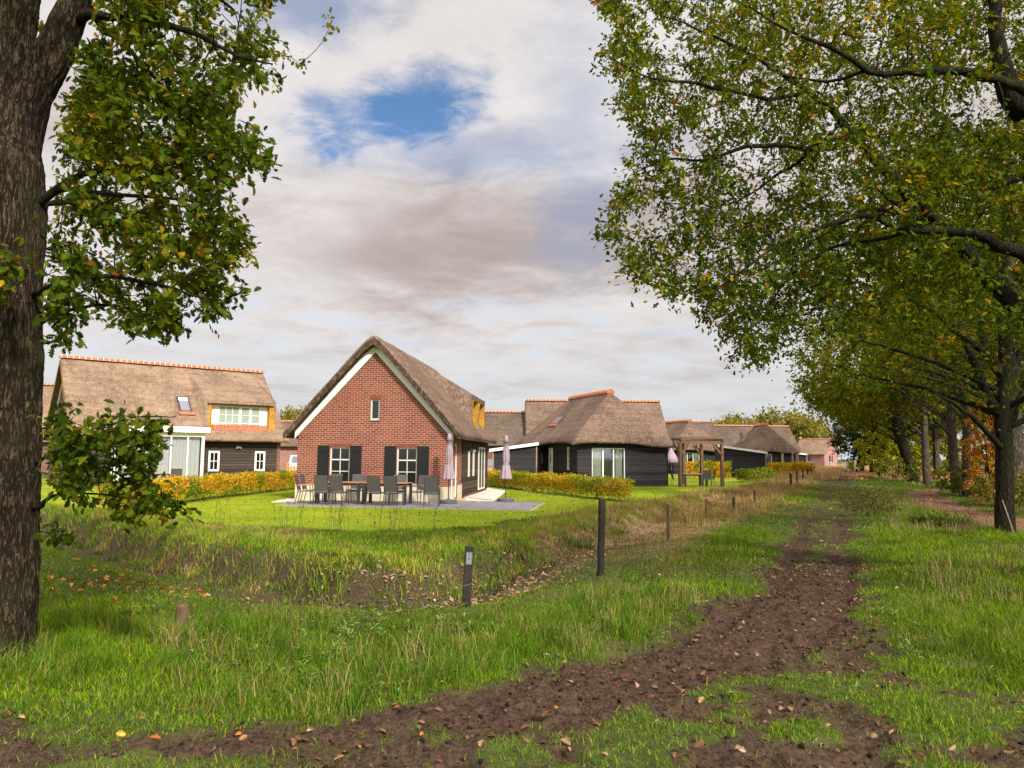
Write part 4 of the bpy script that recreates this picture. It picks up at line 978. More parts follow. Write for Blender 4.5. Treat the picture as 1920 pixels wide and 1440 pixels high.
def marker():
    p = G(874, 1141); hh = height(np.array([p[0]]), np.array([p[1]]))[0]
    r = empty('trail_marker', (p[0], p[1], hh), .12, 'square black marker post with grey plate and slanted top in the foreground', 'sign post')
    b = MB(); b.M = Matrix.Rotation(R(2.2), 4, 'Y')
    b.box(-.048, .048, -.048, .048, -.2, .70); b.build('post', M['fence_wood'], r, bevel=.006)
    b = MB(); b.M = Matrix.Rotation(R(2.2), 4, 'Y'); b.box(-.036, .036, -.0545, -.0485, .50, .64); pl = b.build('sign_plate', M['plate'], r)
    b = MB(); b.M = Matrix.Rotation(R(2.2), 4, 'Y')
    b.box(-.032, -.029, -.0560, -.0547, .505, .635); b.box(.029, .032, -.0560, -.0547, .505, .635); b.box(-.029, .029, -.0560, -.0547, .505, .509); b.box(-.029, .029, -.0560, -.0547, .631, .635)
    b.build('sign_border', M['plate_mark'], pl)
    b = MB(); b.M = Matrix.Rotation(R(2.2), 4, 'Y')
    b.add([(-.008, -.0558, .605), (.008, -.0558, .605), (0, -.0558, .622)], [(0, 1, 2)]); b.box(-.003, .003, -.0562, -.0549, .592, .604)
    b.box(-.012, .012, -.0558, -.0549, .558, .572); b.box(-.009, .009, -.0563, -.0560, .561, .569)
    b.build('sign_mark', M['plate_mark_dim'], pl)
    b = MB(); b.M = Matrix.Rotation(R(2.2), 4, 'Y'); b.bar((-.052, -.0505, .255), (.052, -.0505, .29), .003, .004); b.build('wire', M['plate'], r)
marker()
def stake():
    a = G(1908, 1012); b = MB(); b.bar((0, 0, -.1), (-.21, .12, .86), .045, .025); b.build('support_stake', M['stake_wood'], None).location = (a[0], a[1], 0)
    o = bpy.data.objects['support_stake']; tag(o, 'pale wooden stake leaning against the nearest right tree trunk', 'stake')
stake()
def gate():
    r = empty('garden_gate', (-13.25, 44.6, 0), -.1, 'new orange wooden gate with diagonal brace between the two houses', 'gate')
    for x in (0, 1.5):
        b = MB(); b.box(x-.07, x+.07, -.07, .07, 0, 1.22); b.build('post', M['gate'], r)
    b = MB(); b.box(.09, 1.41, -.02, .02, .2, .3); b.box(.09, 1.41, -.02, .02, .88, .98); b.bar((.12, -.025, .3), (1.38, -.025, .88), .03, .08); 
    for k in range(7): b.box(.14+k*.19, .22+k*.19, .022, .04, .15, 1.05)
    b.build('gate_leaf', M['gate'], r)
gate()

# ------------------------------------------------------------------ cars
def make_car(label, loc, rz, paint):
    r = empty('parked_car', loc, rz, label, 'car')
    prof = [(-2.05, .35), (-2.08, .62), (-1.98, .84), (-1.1, .98), (-.35, 1.43), (.2, 1.50), (1.15, 1.46), (1.75, 1.08), (2.02, .95), (2.06, .45), (1.95, .28), (-1.9, .28)]
    b = MB()
    secs = [(-.86, .94), (-.80, 1.0), (.80, 1.0), (.86, .94)]; vs = []; n = len(prof)
    for (y, k) in secs:
        for (x, z) in prof:
            f = 1.0 if z < 1.0 else .86
            vs.append((x*(.985 if abs(y) > .82 else 1), y*f, .28+(z-.28)*(.97 if abs(y) > .82 else 1)))
    fs = [(j*n+i, j*n+(i+1) % n, (j+1)*n+(i+1) % n, (j+1)*n+i) for j in range(3) for i in range(n)]+[tuple(range(n-1, -1, -1)), tuple(3*n+i for i in range(n))]
    b.add(vs, fs); b.build('body', M[paint], r, bevel=.03)
    g = MB()
    for s in (-1, 1):
        g.add([(-.95, s*.845, 1.02), (1.35, s*.845, 1.04), (1.0, s*.765, 1.40), (-.30, s*.765, 1.38)], [(0, 1, 2, 3)])
    g.add([(-1.13, -.66, 1.00), (-1.13, .66, 1.00), (-.38, .60, 1.435), (-.38, -.60, 1.435)], [(0, 1, 2, 3)])
    g.add([(1.78, -.64, 1.09), (1.78, .64, 1.09), (1.20, .58, 1.455), (1.20, -.58, 1.455)], [(0, 3, 2, 1)])
    g.build('windows', M['car_glass'], r)
    for x in (-1.25, 1.28):
        for s in (-1, 1):
            t_ = MB(); t_.M = Matrix.Translation((x, s*.78, .31)) @ Matrix.Rotation(math.pi/2, 4, 'X'); t_.lathe([(.2, -.1), (.30, -.1), (.31, -.06), (.31, .06), (.30, .1), (.2, .1)], 24)
            wh = t_.build('wheel', M['rubber'], r, uv=False)
            k = MB(); k.M = Matrix.Translation((x, s*.78, .31)) @ Matrix.Rotation(math.pi/2, 4, 'X'); k.lathe([(.02, -.107), (.2, -.105), (.2, .105), (.02, .107)], 20); k.build('rim', M['rim'], wh, uv=False)
    for s in (-1, 1):
        h_ = MB(); h_.box(-2.09, -1.98, s*.62-.14, s*.62+.14, .66, .80); h_.build('headlight', M['white'], r)
        h_ = MB(); h_.box(2.0, 2.075, s*.66-.1, s*.66+.1, .72, .92); h_.build('taillight', M['car_red'], r)
    return r
M['car_glass'] = plain('car_glass', (.10, .14, .16), .06, .8, .1, 1)
make_car('white car glimpsed behind the orange wooden gate', (-15.3, 54.5, .15), 1.9, 'car_white')
make_car('pinkish red car glimpsed between brick house and black shed', (-2.0, 54.0, 0), 1.75, 'car_red')

# ------------------------------------------------------------------ foliage templates
def lobed(n=11):
    xs = [0, .14, .22, .30, .40, .48, .60, .70, .80, .90, 1.0]; ws = [.02, .07, .19, .10, .30, .13, .33, .14, .22, .12, 0]
    v = [(0, 0, 0), (1, 0, -.22)]; hz = lambda x, w_: -.22*x*x+.28*abs(w_)
    up = [(x+(.05 if w_ > .15 else 0), w_, hz(x, w_)) for x, w_ in zip(xs[1:-1], ws[1:-1])]; dn = [(x, -w_, hz(x, w_)) for x, w_, _ in up]
    k = len(up); V = np.array(v+up+dn, float)
    return V, [tuple([0, 1]+[2+i for i in range(k-1, -1, -1)]), tuple([1, 0]+[2+k+i for i in range(k)])]
OAK = lobed()
def jag():
    up = [(.25, .16), (.42, .10), (.55, .27), (.72, .13)]; hz = lambda x, w_: -.2*x*x+.3*abs(w_)
    V = [(0, 0, 0), (1, 0, -.2)]+[(x, w_, hz(x, w_)) for x, w_ in up]+[(x, -w_, hz(x, w_)) for x, w_ in up]
    return np.array(V, float), [(0, 1, 5, 4, 3, 2), (1, 0, 6, 7, 8, 9)]
JAG = jag()
OVAL = (np.array([(0, 0, 0), (.45, .27, .06), (1, 0, -.1), (.45, -.27, .06)], float), [(0, 2, 1), (0, 3, 2)])
CLUMP = (np.array([(0, 0, 0), (.5, .3, .1), (1, 0, -.1), (.45, -.3, .06), (.1, .25, .3), (.6, -.1, .45), (.7, .5, .2)], float), [(0, 2, 1), (0, 3, 2), (0, 5, 4), (4, 5, 6)])

def grow(limbs, targets, rng, bend=.10, rmax=.02, lmax=1.25):
    """limbs: list of (pts, radii). returns branch MB and list of twig ends with directions"""
    thick = MB(); thin = MB(); nodes = []; nrad = []
    for pts, rad in limbs:
        P_ = np.array(pts, float); seg = []; rr = []
        for i in range(len(P_)-1):
            m_ = max(2, int(np.linalg.norm(P_[i+1]-P_[i])/.18))
            for q in range(m_):
                f = q/m_
                # catmull-rom
                p0 = P_[max(i-1, 0)]; p1 = P_[i]; p2 = P_[i+1]; p3 = P_[min(i+2, len(P_)-1)]
                c = .5*((2*p1)+(-p0+p2)*f+(2*p0-5*p1+4*p2-p3)*f*f+(-p0+3*p1-3*p2+p3)*f**3)
                seg.append(c+rng.normal(0, .012, 3)*(1 if rad[i] < .1 else .3)); rr.append(rad[i]*(1-f)+rad[i+1]*f)
        seg.append(P_[-1]); rr.append(rad[-1])
        thick.tube(seg, rr, 12 if max(rr) > .08 else 7, rnoise=.05)
        nodes += seg; nrad += rr
    nodes = np.array(nodes); nrad = np.array(nrad); nl = len(nodes)
    tg = np.array(targets); d0 = np.min(np.linalg.norm(tg[:, None, :]-nodes[None, ::3], axis=2), axis=1) if len(tg)*nl < 4e7 else rng.random(len(tg))
    tg = tg[np.argsort(d0)]; cap = nl+len(tg)*7
    N = np.zeros((cap, 3)); N[:nl] = nodes; Rr = np.zeros(cap); Rr[:nl] = nrad; n = nl; ends = []
    for t_ in tg:
        dist = np.linalg.norm(N[:n]-t_, axis=1)+.25*np.clip(.012-Rr[:n], 0, .012)*60
        j = int(np.argmin(dist)); a = N[j]; ln = np.linalg.norm(t_-a)
        if ln < .05 or ln > lmax: continue
        k = max(3, min(6, int(ln/.16)+1)); off = rng.normal(0, bend*ln, 3); off[2] = abs(off[2])*.8
        pts = [a+(t_-a)*q/k+off*math.sin(math.pi*q/k)*.5+rng.normal(0, .012, 3)*(0 < q < k) for q in range(k+1)]
        r0 = min(Rr[j]*.62, .004+.010*ln, rmax); r0 = max(r0, .005)
        rad = [r0*(1-q/k)+.0032*q/k for q in range(k+1)]
        thin.tube(pts, rad, 4, caps=False)
        for q in range(1, k+1): N[n] = pts[q]; Rr[n] = rad[q]; n += 1
        ends.append((pts[-1], pts[-1]-pts[-2], pts))
    return thick, thin, ends
def join_branches(th, tn, bark, r):
    if tn is not None:
        b = len(th.v); th.v += tn.v; th.f += [tuple(i+b for i in f) for f in tn.f]; th.mi += [1]*len(tn.f)
    return th.build('branches', [M[bark], M['twig']], r, smooth=True, uv=False)
def leaves_on(ends, per, size, tpl, pal, wts, rng, spread=.10, droop=.35, name='crown', mat='leaf', parent=None, colfn=None):
    pos = []; dr = []
    for (e, d, pts) in ends:
        d = d/(np.linalg.norm(d)+1e-9)
        for q in range(per):
            if q < per*.65: b = e+rng.normal(0, spread*.35, 3)
            else:
                i = rng.integers(max(1, len(pts)//2), len(pts)); f = rng.random(); b = pts[i-1]*(1-f)+pts[i]*f
            v = rng.normal(0, 1, 3); v /= np.linalg.norm(v); v = v+d*.7; v[2] -= droop*rng.random()*1.3
            pos.append(b+v/np.linalg.norm(v)*.015); dr.append(v)
    pos = np.array(pos); dr = np.array(dr); n = len(pos)
    up = rng.normal(0, .75, (n, 3)); up[:, 2] += .8; up[:, 1] -= .35*rng.random(n)
    sz = size*rng.uniform(.6, 1.2, n); sz = np.column_stack([sz, sz*1.18, sz]); col = pick_cols(n, pal, wts, .28, rng)
    if colfn is not None: col = colfn(pos, col)
    me = instance_mesh(name, tpl[0], tpl[1], frames(dr, up), pos, sz, col)
    return link(name, me, M[mat], parent)
def poly_samples(poly, n, D0, D1, rng, dens=None):
    poly = np.array(poly, float); lo, hi = poly.min(0), poly.max(0); out = []
    while len(out) < n:
        q = rng.uniform(lo, hi, (n*2, 2)); ok = in_poly(q[:, 0], q[:, 1], poly)
        if dens is not None: ok &= rng.random(len(q)) < dens(q[:, 0], q[:, 1])
        for a in q[ok]: out.append(P(a[0], a[1], rng.uniform(D0, D1)))
    return np.array(out[:n])
GREENS = [(.034, .062, .006), (.062, .096, .006), (.105, .128, .008), (.22, .18, .010), (.16, .070, .012)]

# ------------------------------------------------------------------ big oak on the left
def bark_trunk(name, pts, rad, mat, parent, nseg=260, step=.014, amp=.017, seed=5):
    """thick trunk with really displaced bark ridges"""
    P_ = np.array(pts, float); C_ = []; rr = []
    for i in range(len(P_)-1):
        m_ = max(2, int(np.linalg.norm(P_[i+1]-P_[i])/step))
        for q in range(m_):
            f = q/m_; p0 = P_[max(i-1, 0)]; p1 = P_[i]; p2 = P_[i+1]; p3 = P_[min(i+2, len(P_)-1)]
            C_.append(.5*((2*p1)+(-p0+p2)*f+(2*p0-5*p1+4*p2-p3)*f*f+(-p0+3*p1-3*p2+p3)*f**3)); rr.append(rad[i]*(1-f)+rad[i+1]*f)
    C_.append(P_[-1]); rr.append(rad[-1]); C_ = np.array(C_); rr = np.array(rr); n = len(C_)
    T = np.gradient(C_, axis=0); T /= np.linalg.norm(T, axis=1, keepdims=True); U = np.cross(T, [0, 1, 0.0]); U /= np.linalg.norm(U, axis=1, keepdims=True); W_ = np.cross(T, U)
    a = np.linspace(0, 2*math.pi, nseg, endpoint=False); s = np.concatenate([[0], np.cumsum(np.linalg.norm(np.diff(C_, axis=0), axis=1))])
    A_, S = np.meshgrid(a, s); arc = A_*rr.mean()
    wx = (fbm(arc*0+np.cos(A_)*2, S*3+np.sin(A_)*2, 1.5, 3, seed)-.5)*.05
    per = 2*math.pi*rr.mean()
    def wrapn(fx, fy, sd):
        f = A_/(2*math.pi); x = f*round(per*fx); k = round(per*fx)
        n0 = vnoise(x+wx*fx, S*fy, sd); n1 = vnoise(x-k+wx*fx, S*fy, sd); bl = sstep(f, .9, 1.0); return n0*(1-bl)+n1*bl
    r1 = 1-np.abs(wrapn(26, 5, seed)*2-1); r2 = 1-np.abs(wrapn(50, 11, seed+3)*2-1)
    disp = amp*(r1**1.0*1.3-.7)+amp*.5*(r2-.5)+(fbm(np.cos(A_)*1.5, S*1.3+np.sin(A_), 1.6, 3, seed+9)-.5)*.06
    Rd = rr[:, None]+disp
    V = C_[:, None, :]+(np.cos(A_)[..., None]*U[:, None, :]+np.sin(A_)[..., None]*W_[:, None, :])*Rd[..., None]
    i = (np.arange(n-1)[:, None]*nseg+np.arange(nseg)[None]); j = (np.arange(n-1)[:, None]*nseg+(np.arange(nseg)+1)[None] % nseg)
    F = np.stack([i, j, j+nseg, i+nseg], 2).reshape(-1, 4)
    me = fast_mesh(name, V.reshape(-1, 3), F.ravel(), np.arange(len(F))*4, smooth=True)
    return link(name, me, mat, parent)
def left_oak():
    rng = np.random.default_rng(5); D = 6.35
    r = empty('oak_tree', (0, 0, 0), 0, 'huge oak with furrowed forked trunk filling the left edge, low leafy branch across the houses', 'tree', 'oaks along the lane')
    X0 = -4.38
    bark_trunk('trunk', [(X0-.03, D, -.4), (X0+.0, D, .1), (X0+.02, D, .9), (X0+.0, D, 2.0), (X0-.06, D, 3.2), (X0-.13, D, 4.2), (X0-.24, D, 4.8), (X0-.23, D+.05, 5.3), (X0-.20, D+.05, 6.2), (X0-.25, D, 9.5)],
               [.58, .405, .35, .33, .315, .33, .25, .215, .21, .15], M['bark'], r)
    fork = P(70, 230, D); f2 = P(115, 60, D); 
    bark_trunk('limb', [(X0-.02, D, 3.1), tuple(P(44, 225, D)), tuple(P(100, 105, D)), tuple(P(142, 0, D)), tuple(P(170, -120, D)), tuple(P(190, -500, D))], [.12, .17, .135, .115, .11, .07], M['bark'], r, 90, .025, .008, 31)
    L = lambda px, py, d: tuple(P(px, py, d))
    limbs = [([L(30, 408, 6.5), L(110, 355, D), L(150, 325, 6.3), L(230, 312, 6.2), L(330, 295, 6.0), L(420, 300, 5.9), L(460, 330, 5.8)], [.045, .035, .028, .022, .016, .010, .005]),
             ([L(30, 393, 6.5), L(130, 380, 6.6), L(200, 400, 6.8), L(300, 400, 6.9), L(390, 430, 7.0)], [.03, .022, .017, .012, .006]),
             ([L(120, 355, 6.3), L(220, 365, 6.0), L(330, 372, 5.6), L(420, 390, 5.4)], [.022, .017, .012, .005]),
             ([L(150, 40, D), L(210, 28, 6.2), L(300, 45, 6.0), L(370, 62, 5.9), L(440, 100, 5.8), L(510, 120, 5.7)], [.05, .035, .028, .022, .014, .006]),
             ([L(150, -60, D), L(250, -80, 6.6), L(360, -40, 6.9), L(440, 20, 7.1)], [.06, .045, .03, .01]),
             ([L(145, -20, D), L(200, 60, 6.7), L(260, 110, 7.0), L(340, 200, 7.4), L(440, 240, 7.6)], [.04, .03, .02, .015, .006]),
             ([L(30, 568, 6.5), L(120, 530, 6.0), L(220, 520, 5.7), L(320, 540, 5.5), L(400, 560, 5.4)], [.03, .022, .018, .012, .005]),
             ([L(30, 648, 6.5), L(90, 600, 6.8), L(180, 570, 7.0), L(300, 590, 7.2)], [.03, .02, .015, .005]),
             # the low branch
             ([L(66, 870, D), L(90, 853, 6.2), L(130, 832, 6.1), L(170, 810, 6.0), L(195, 798, 5.95), L(250, 785, 5.85), L(300, 778, 5.8), L(330, 780, 5.75)], [.015, .012, .010, .008, .007, .006, .005, .003]),
             ([L(66, 955, D), L(85, 940, 6.2), L(110, 922, 6.1), L(122, 895, 6.05), L(138, 878, 6.0), L(190, 880, 5.9), L(250, 900, 5.8), L(310, 935, 5.75)], [.018, .014, .011, .009, .008, .007, .006, .003]),
             ([L(66, 955, D), L(100, 930, 6.25), L(150, 922, 6.3), L(220, 930, 6.3), L(270, 950, 6.3)], [.02, .014, .010, .007, .003]),
             ([L(70, 940, D), L(74, 990, 6.2), L(95, 1000, 6.1)], [.008, .006, .003])]
    crown = [(-60, -200), (500, -200), (520, 20), (510, 40), (548, 118), (505, 155), (470, 175), (440, 200), (465, 235), (495, 255), (508, 300), (462, 330), (440, 380), (452, 430), (486, 438), (476, 490), (440, 500), (462, 545), (420, 590), (395, 600), (345, 560), (330, 625), (300, 600), (265, 625), (215, 590), (150, 600), (120, 650), (90, 640), (112, 400), (125, 250), (160, 130), (190, 20), (40, -60)]
    tg = np.concatenate([poly_samples(crown, 640, 5.3, 7.4, rng, lambda x, y: np.where(fbm(x, y, .018, 3, 6) > .42, 1.0, .10)), poly_samples(crown, 480, 7.4, 11.0, rng)])
    tg2 = poly_samples([(104, 780), (120, 770), (165, 800), (215, 765), (245, 790), (300, 790), (325, 815), (280, 850), (300, 900), (340, 950), (310, 965), (270, 955), (240, 975), (200, 920), (165, 925), (160, 950), (120, 925), (110, 870)], 78, 5.4, 6.4, rng)
    tg3 = poly_samples([(90, 990), (110, 985), (125, 1010), (105, 1020)], 3, 5.9, 6.1, rng)
    tg4 = poly_samples([(-20, 440), (30, 440), (60, 560), (20, 600), (-30, 590)], 10, 5.4, 5.8, rng)
    # crown beyond the frame: up and to the left, it shades the trunk
    up_ = np.array([[X0+rng.normal(0, 2.4), D+rng.normal(0, 2.2), rng.uniform(6.8, 11)] for _ in range(260)])
    lf = np.array([[X0-rng.uniform(.9, 3.5), D+rng.uniform(.3, 2.6), rng.uniform(3, 7)] for _ in range(90)])
    th, tn, ends = grow(limbs, np.concatenate([tg, tg2, tg3, tg4, up_, lf]), rng, .12)
    join_branches(th, tn, 'bark_dark', r)
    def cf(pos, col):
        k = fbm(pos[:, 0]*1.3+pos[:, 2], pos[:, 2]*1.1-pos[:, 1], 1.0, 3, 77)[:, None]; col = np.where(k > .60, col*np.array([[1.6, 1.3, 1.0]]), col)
        return np.where(pos[:, 1:2] > 7.9, col*np.array([[2.3, 1.75, 1.0]]), col)  # rear leaves brightened and yellowed: backlight put into their colour
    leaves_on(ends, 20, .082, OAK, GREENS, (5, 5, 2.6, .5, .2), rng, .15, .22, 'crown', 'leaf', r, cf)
left_oak()

# ------------------------------------------------------------------ big oak overhanging from the right
def right_oak():
    rng = np.random.default_rng(15)
    r = empty('oak_tree', (0, 0, 0), 0, 'great oak whose crown overhangs the upper right, its trunk outside the picture', 'tree', 'oaks along the lane')
    L = lambda px, py, d: tuple(P(px, py, d))
    base = np.array([8.7, 9.6])
    bark_trunk('trunk', [(8.75, 9.6, -.3), (8.7, 9.6, .2), (8.65, 9.6, 1.5), (8.5, 9.6, 3.2), (8.2, 9.7, 4.6), (8.0, 9.9, 6.5), (7.9, 10, 9)], [.5, .4, .34, .33, .28, .2, .1], M['bark_dark'], r, 100, .04, .01, 61)
    limbs = [([(8.55, 9.6, 2.6), L(1990, 650, 9.6), L(1920, 585, 9.5), L(1850, 520, 9.5), L(1800, 455, 9.5), L(1770, 425, 9.5), L(1710, 370, 9.6), L(1640, 300, 9.7), L(1590, 245, 9.8), L(1560, 205, 9.9), L(1500, 165, 10), L(1420, 110, 10.1), L(1340, 70, 10.2), L(1240, 30, 10.3)], [.16, .13, .115, .10, .09, .08, .07, .062, .06, .045, .035, .028, .02, .008]),
             ([(8.5, 9.6, 3.3), L(1990, 540, 9.2), L(1920, 478, 9.1), L(1850, 448, 9.0), L(1790, 432, 8.9), L(1700, 432, 8.8), L(1620, 405, 8.7), L(1560, 420, 8.6), L(1480, 450, 8.5), L(1400, 500, 8.4), L(1330, 560, 8.3)], [.12, .10, .085, .07, .055, .042, .035, .028, .02, .014, .006]),
             ([L(1775, 425, 9.5), L(1690, 400, 10.5), L(1610, 400, 11.2), L(1500, 470, 12), L(1400, 520, 12.5)], [.05, .04, .03, .02, .008]),
             ([L(1720, 430, 8.8), L(1640, 450, 9.2), L(1560, 465, 9.6), L(1480, 520, 10), L(1420, 600, 10.3)], [.035, .028, .02, .014, .005]),
             ([(8.3, 9.7, 4.3), L(1960, 340, 10.5), L(1880, 345, 10.6), L(1820, 352, 10.7), L(1740, 355, 10.8), L(1690, 390, 10.8), L(1640, 350, 10.8)], [.10, .07, .055, .05, .038, .028, .01]),
             ([L(1590, 245, 9.8), L(1560, 278, 9.7), L(1480, 276, 9.6), L(1400, 275, 9.5), L(1330, 300, 9.4), L(1240, 300, 9.3), L(1180, 330, 9.2)], [.035, .04, .036, .028, .02, .014, .005]),
             ([L(1510, 175, 10), L(1440, 185, 9.6), L(1370, 170, 9.2), L(1280, 150, 9.0), L(1210, 145, 8.9), L(1150, 110, 8.8)], [.03, .028, .022, .018, .012, .005]),
             ([(8.2, 9.8, 5.0), L(1960, 200, 8.5), L(1870, 150, 8.3), L(1780, 132, 8.2), L(1700, 135, 8.1), L(1630, 128, 8.0), L(1560, 90, 8.0), L(1480, 60, 8.0), L(1380, 0, 8.0)], [.11, .07, .055, .045, .04, .035, .026, .016, .006]),
             ([L(1640, 130, 8.0), L(1580, 145, 8.2), L(1520, 150, 8.4), L(1440, 130, 8.6)], [.028, .02, .014, .005]),
             ([L(1925, 215, 8.8), L(1893, 175, 8.8), L(1880, 120, 8.8), L(1868, 60, 8.8), L(1860, -20, 8.8), L(1820, -160, 8.8)], [.15, .14, .10, .08, .07, .04]),
             ([L(1560, 250, 9.7), L(1500, 300, 10.5), L(1440, 340, 11), L(1380, 380, 11.4), L(1290, 400, 11.6)], [.03, .025, .018, .012, .005]),
             ([L(1500, 470, 11.8), L(1430, 560, 11.6), L(1400, 640, 11.4)], [.02, .014, .005])]
    crown = [(1115, -60), (1118, 30), (1160, 60), (1125, 110), (1150, 190), (1180, 235), (1195, 270), (1170, 320), (1150, 370), (1130, 420), (1125, 455), (1160, 500), (1185, 510), (1235, 540), (1270, 575), (1320, 600), (1345, 640), (1370, 685), (1400, 660), (1420, 700), (1450, 655), (1500, 640), (1600, 620), (1760, 600), (1960, 640), (2100, 500), (2150, -60)]
    holes = lambda x, y: np.where(fbm(x/1.0, y/1.0, .014, 3, 5) > .39, 1.0, .22)
    tg = np.concatenate([poly_samples(crown, 520, 7.6, 9.6, rng, holes), poly_samples(crown, 2900, 9.6, 15.0, rng, holes)])
    up_ = np.array([[7.0+rng.normal(0, 3.0), 10+rng.normal(0, 3.0), rng.uniform(8.8, 12.5)] for _ in range(380)]); up_ = up_[up_[:, 0] > 4.5]
    th, tn, ends = grow(limbs, np.concatenate([tg, up_]), rng, .14, .034, 1.7)
    join_branches(th, tn, 'bark_dark', r)
    def cf(pos, col):
        k = fbm(pos[:, 0]*.9+pos[:, 2]*.3, pos[:, 2]*.9-pos[:, 1]*.4, 1.0, 3, 71)[:, None]
        return np.where(k > .58, col*np.array([[1.5, 1.25, .9]]), col)
    leaves_on(ends, 18, .098, JAG, GREENS, (3.5, 5, 3, .5, .35), rng, .24, .15, 'crown', 'leaf', r, cf)
right_oak()

# ------------------------------------------------------------------ trees along the lane
def tree(label, base, h, crad, rng, trunk_pts=None, trunk_rad=None, nclus=260, per=30, lsize=.16, pal=GREENS, wts=(4, 5, 3, .6, .4), bark='bark_dark', zc=None, name='oak_tree', group='trees along the lane', tpl=OVAL, squash=1.0, base_r=.2, crown_c=None, extra=(), low=.36):
    r = empty(name, (base[0], base[1], 0), 0, label, 'tree', group)
    tp = trunk_pts or [(0, 0, -.3), (rng.normal(0, .1), rng.normal(0, .1), h*.25), (rng.normal(0, .2), rng.normal(0, .2), h*.5), (0, 0, h*.9)]
    tr = trunk_rad or [base_r*1.2, base_r, base_r*.75, base_r*.2]
    t_ = MB(); seg = []; rad = []; P_ = np.array(tp, float)
    for i in range(len(P_)-1):
        for q in range(6):
            f = q/6; p0 = P_[max(i-1, 0)]; p1 = P_[i]; p2 = P_[i+1]; p3 = P_[min(i+2, len(P_)-1)]
            seg.append(.5*((2*p1)+(-p0+p2)*f+(2*p0-5*p1+4*p2-p3)*f*f+(-p0+3*p1-3*p2+p3)*f**3)); rad.append(tr[i]*(1-f)+tr[i+1]*f)
    t_.tube(seg, rad, 14, rnoise=.10); t_.build('trunk', M[bark], r, smooth=True, uv=False)
    zc = zc or h*.62; cc = np.array(crown_c or (0, 0, zc)); tg = []
    while len(tg) < nclus:
        q = rng.normal(0, 1, 3); q /= np.linalg.norm(q); rr = rng.uniform(.35, 1)**.5
        lump = .78+.5*vnoise(np.array(q[0]*2.2+q[2]*3), np.array(q[1]*2.2-q[2]*2), 5)
        p_ = cc+q*rr*lump*np.array([crad, crad, (h-zc)*squash if q[2] > 0 else (zc-h*low)*squash])
        tg.append(p_)
    limbs = [(list(map(tuple, seg[6:])), rad[6:])]
    for k in range(7):
        a = k*2.4+rng.random(); z0 = h*rng.uniform(.28, .6); b0 = seg[min(len(seg)-1, int(z0/h*len(seg)))]
        limbs.append(([tuple(b0), tuple(b0+np.array([math.cos(a)*crad*.35, math.sin(a)*crad*.35, h*.07])), tuple(b0+np.array([math.cos(a)*crad*.75, math.sin(a)*crad*.75, h*.12]))], [base_r*.4, base_r*.26, base_r*.08]))
    limbs += list(extra)
    th, tn, ends = grow(limbs, np.array(tg), rng, .10, .04, 9)
    join_branches(th, tn if crad < 5 else None, bark, r)
    leaves_on(ends, per, lsize, tpl, pal, wts, rng, crad*.20, .3, 'crown', 'leaf_far', r)
    return r
rg = np.random.default_rng(33)
# the nearest lane tree: forked mossy trunk with a sweeping side limb
b2 = G(1885, 1003)
def loc2(px, py, D=b2[1]): q = P(px, py, D); return (q[0]-b2[0], q[1]-b2[1], q[2])
tree('mossy forked oak with dark trunk standing left of the frame edge beside the footpath', b2, 10.5, 4.6, rg,
     [(0, 0, -.3), (0, 0, .2), loc2(1884, 860), loc2(1880, 780), loc2(1888, 700), loc2(1886, 640), loc2(1882, 570), loc2(1890, 400), loc2(1890, 250)], [.26, .205, .185, .185, .21, .16, .13, .09, .05],
     560, 26, .135, crown_c=(-.8, .6, 6.6), base_r=.2, tpl=JAG, low=.30,
     extra=[([loc2(1872, 775), loc2(1850, 740), loc2(1835, 700), loc2(1815, 650), loc2(1795, 600, b2[1]+.4)], [.14, .11, .10, .09, .05]),
            ([loc2(1880, 705), loc2(1850, 665), loc2(1800, 625), loc2(1760, 590), loc2(1735, 575)], [.13, .10, .085, .06, .03]),
            ([loc2(1845, 660), loc2(1842, 610), loc2(1830, 560), loc2(1815, 500)], [.09, .08, .06, .03]),
            ([loc2(1895, 700), loc2(1915, 660), loc2(1950, 630), loc2(1990, 560)], [.13, .10, .08, .04])])
AUT = [(.075, .11, .008), (.125, .155, .010), (.20, .19, .014), (.40, .23, .02), (.52, .16, .025)]
def P2(px, py):
    return G(px, py)[:2]
T1 = tree('slender tree with pale straight trunk where the footpath bends', P2(1738, 908), 17, 4.2, rg, nclus=330, per=38, lsize=.30, base_r=.23, bark='bark_grey', pal=AUT, wts=(3, 5, 4, .6, .25), name='lane_tree', zc=11)
T2 = tree('dark leaning trunk tree with a low side limb at the far end of the footpath', P2(1712, 903), 15, 6.5, rg, [(0, 0, -.3), (-.3, 0, 1.5), (-1.1, 0, 4.5), (-1.6, 0, 8), (-1, 0, 13)], [.55, .44, .38, .28, .1], 380, 40, .34, pal=AUT, wts=(4, 5, 4, .4, .2), name='lane_tree', zc=8.6, crown_c=(-2.5, 0, 8.8), low=.30)
T3 = tree('twin-looking tall trunk tree, left one of the pair behind the footpath', P2(1796, 925), 15, 3.8, rg, nclus=300, per=36, lsize=.24, base_r=.22, bark='bark_grey', pal=AUT, wts=(4, 5, 3, .8, .4), name='lane_tree', zc=10)
dup(T3, (*P2(1812, 931), 0), 2.2, 'dark trunk tree, right one of the pair behind the footpath', (.8, .8, .95))
dup(T3, (*P2(1909, 950), 0), .9, 'thick pale trunk tree behind the mossy forked oak', (1.6, 1.6, 1.0))
dup(T1, (*P2(1778, 893), 0), 1.5, 'thin dark tree far behind the pair of trunks', .9)
dup(T3, (25.5, 31, 0), 4.0, 'tree in the wood beyond the right frame edge', (1.1, 1.1, 1.0))
dup(T2, (47, 74, 0), 1.9, 'broad tree deep in the wood behind the footpath', .95)
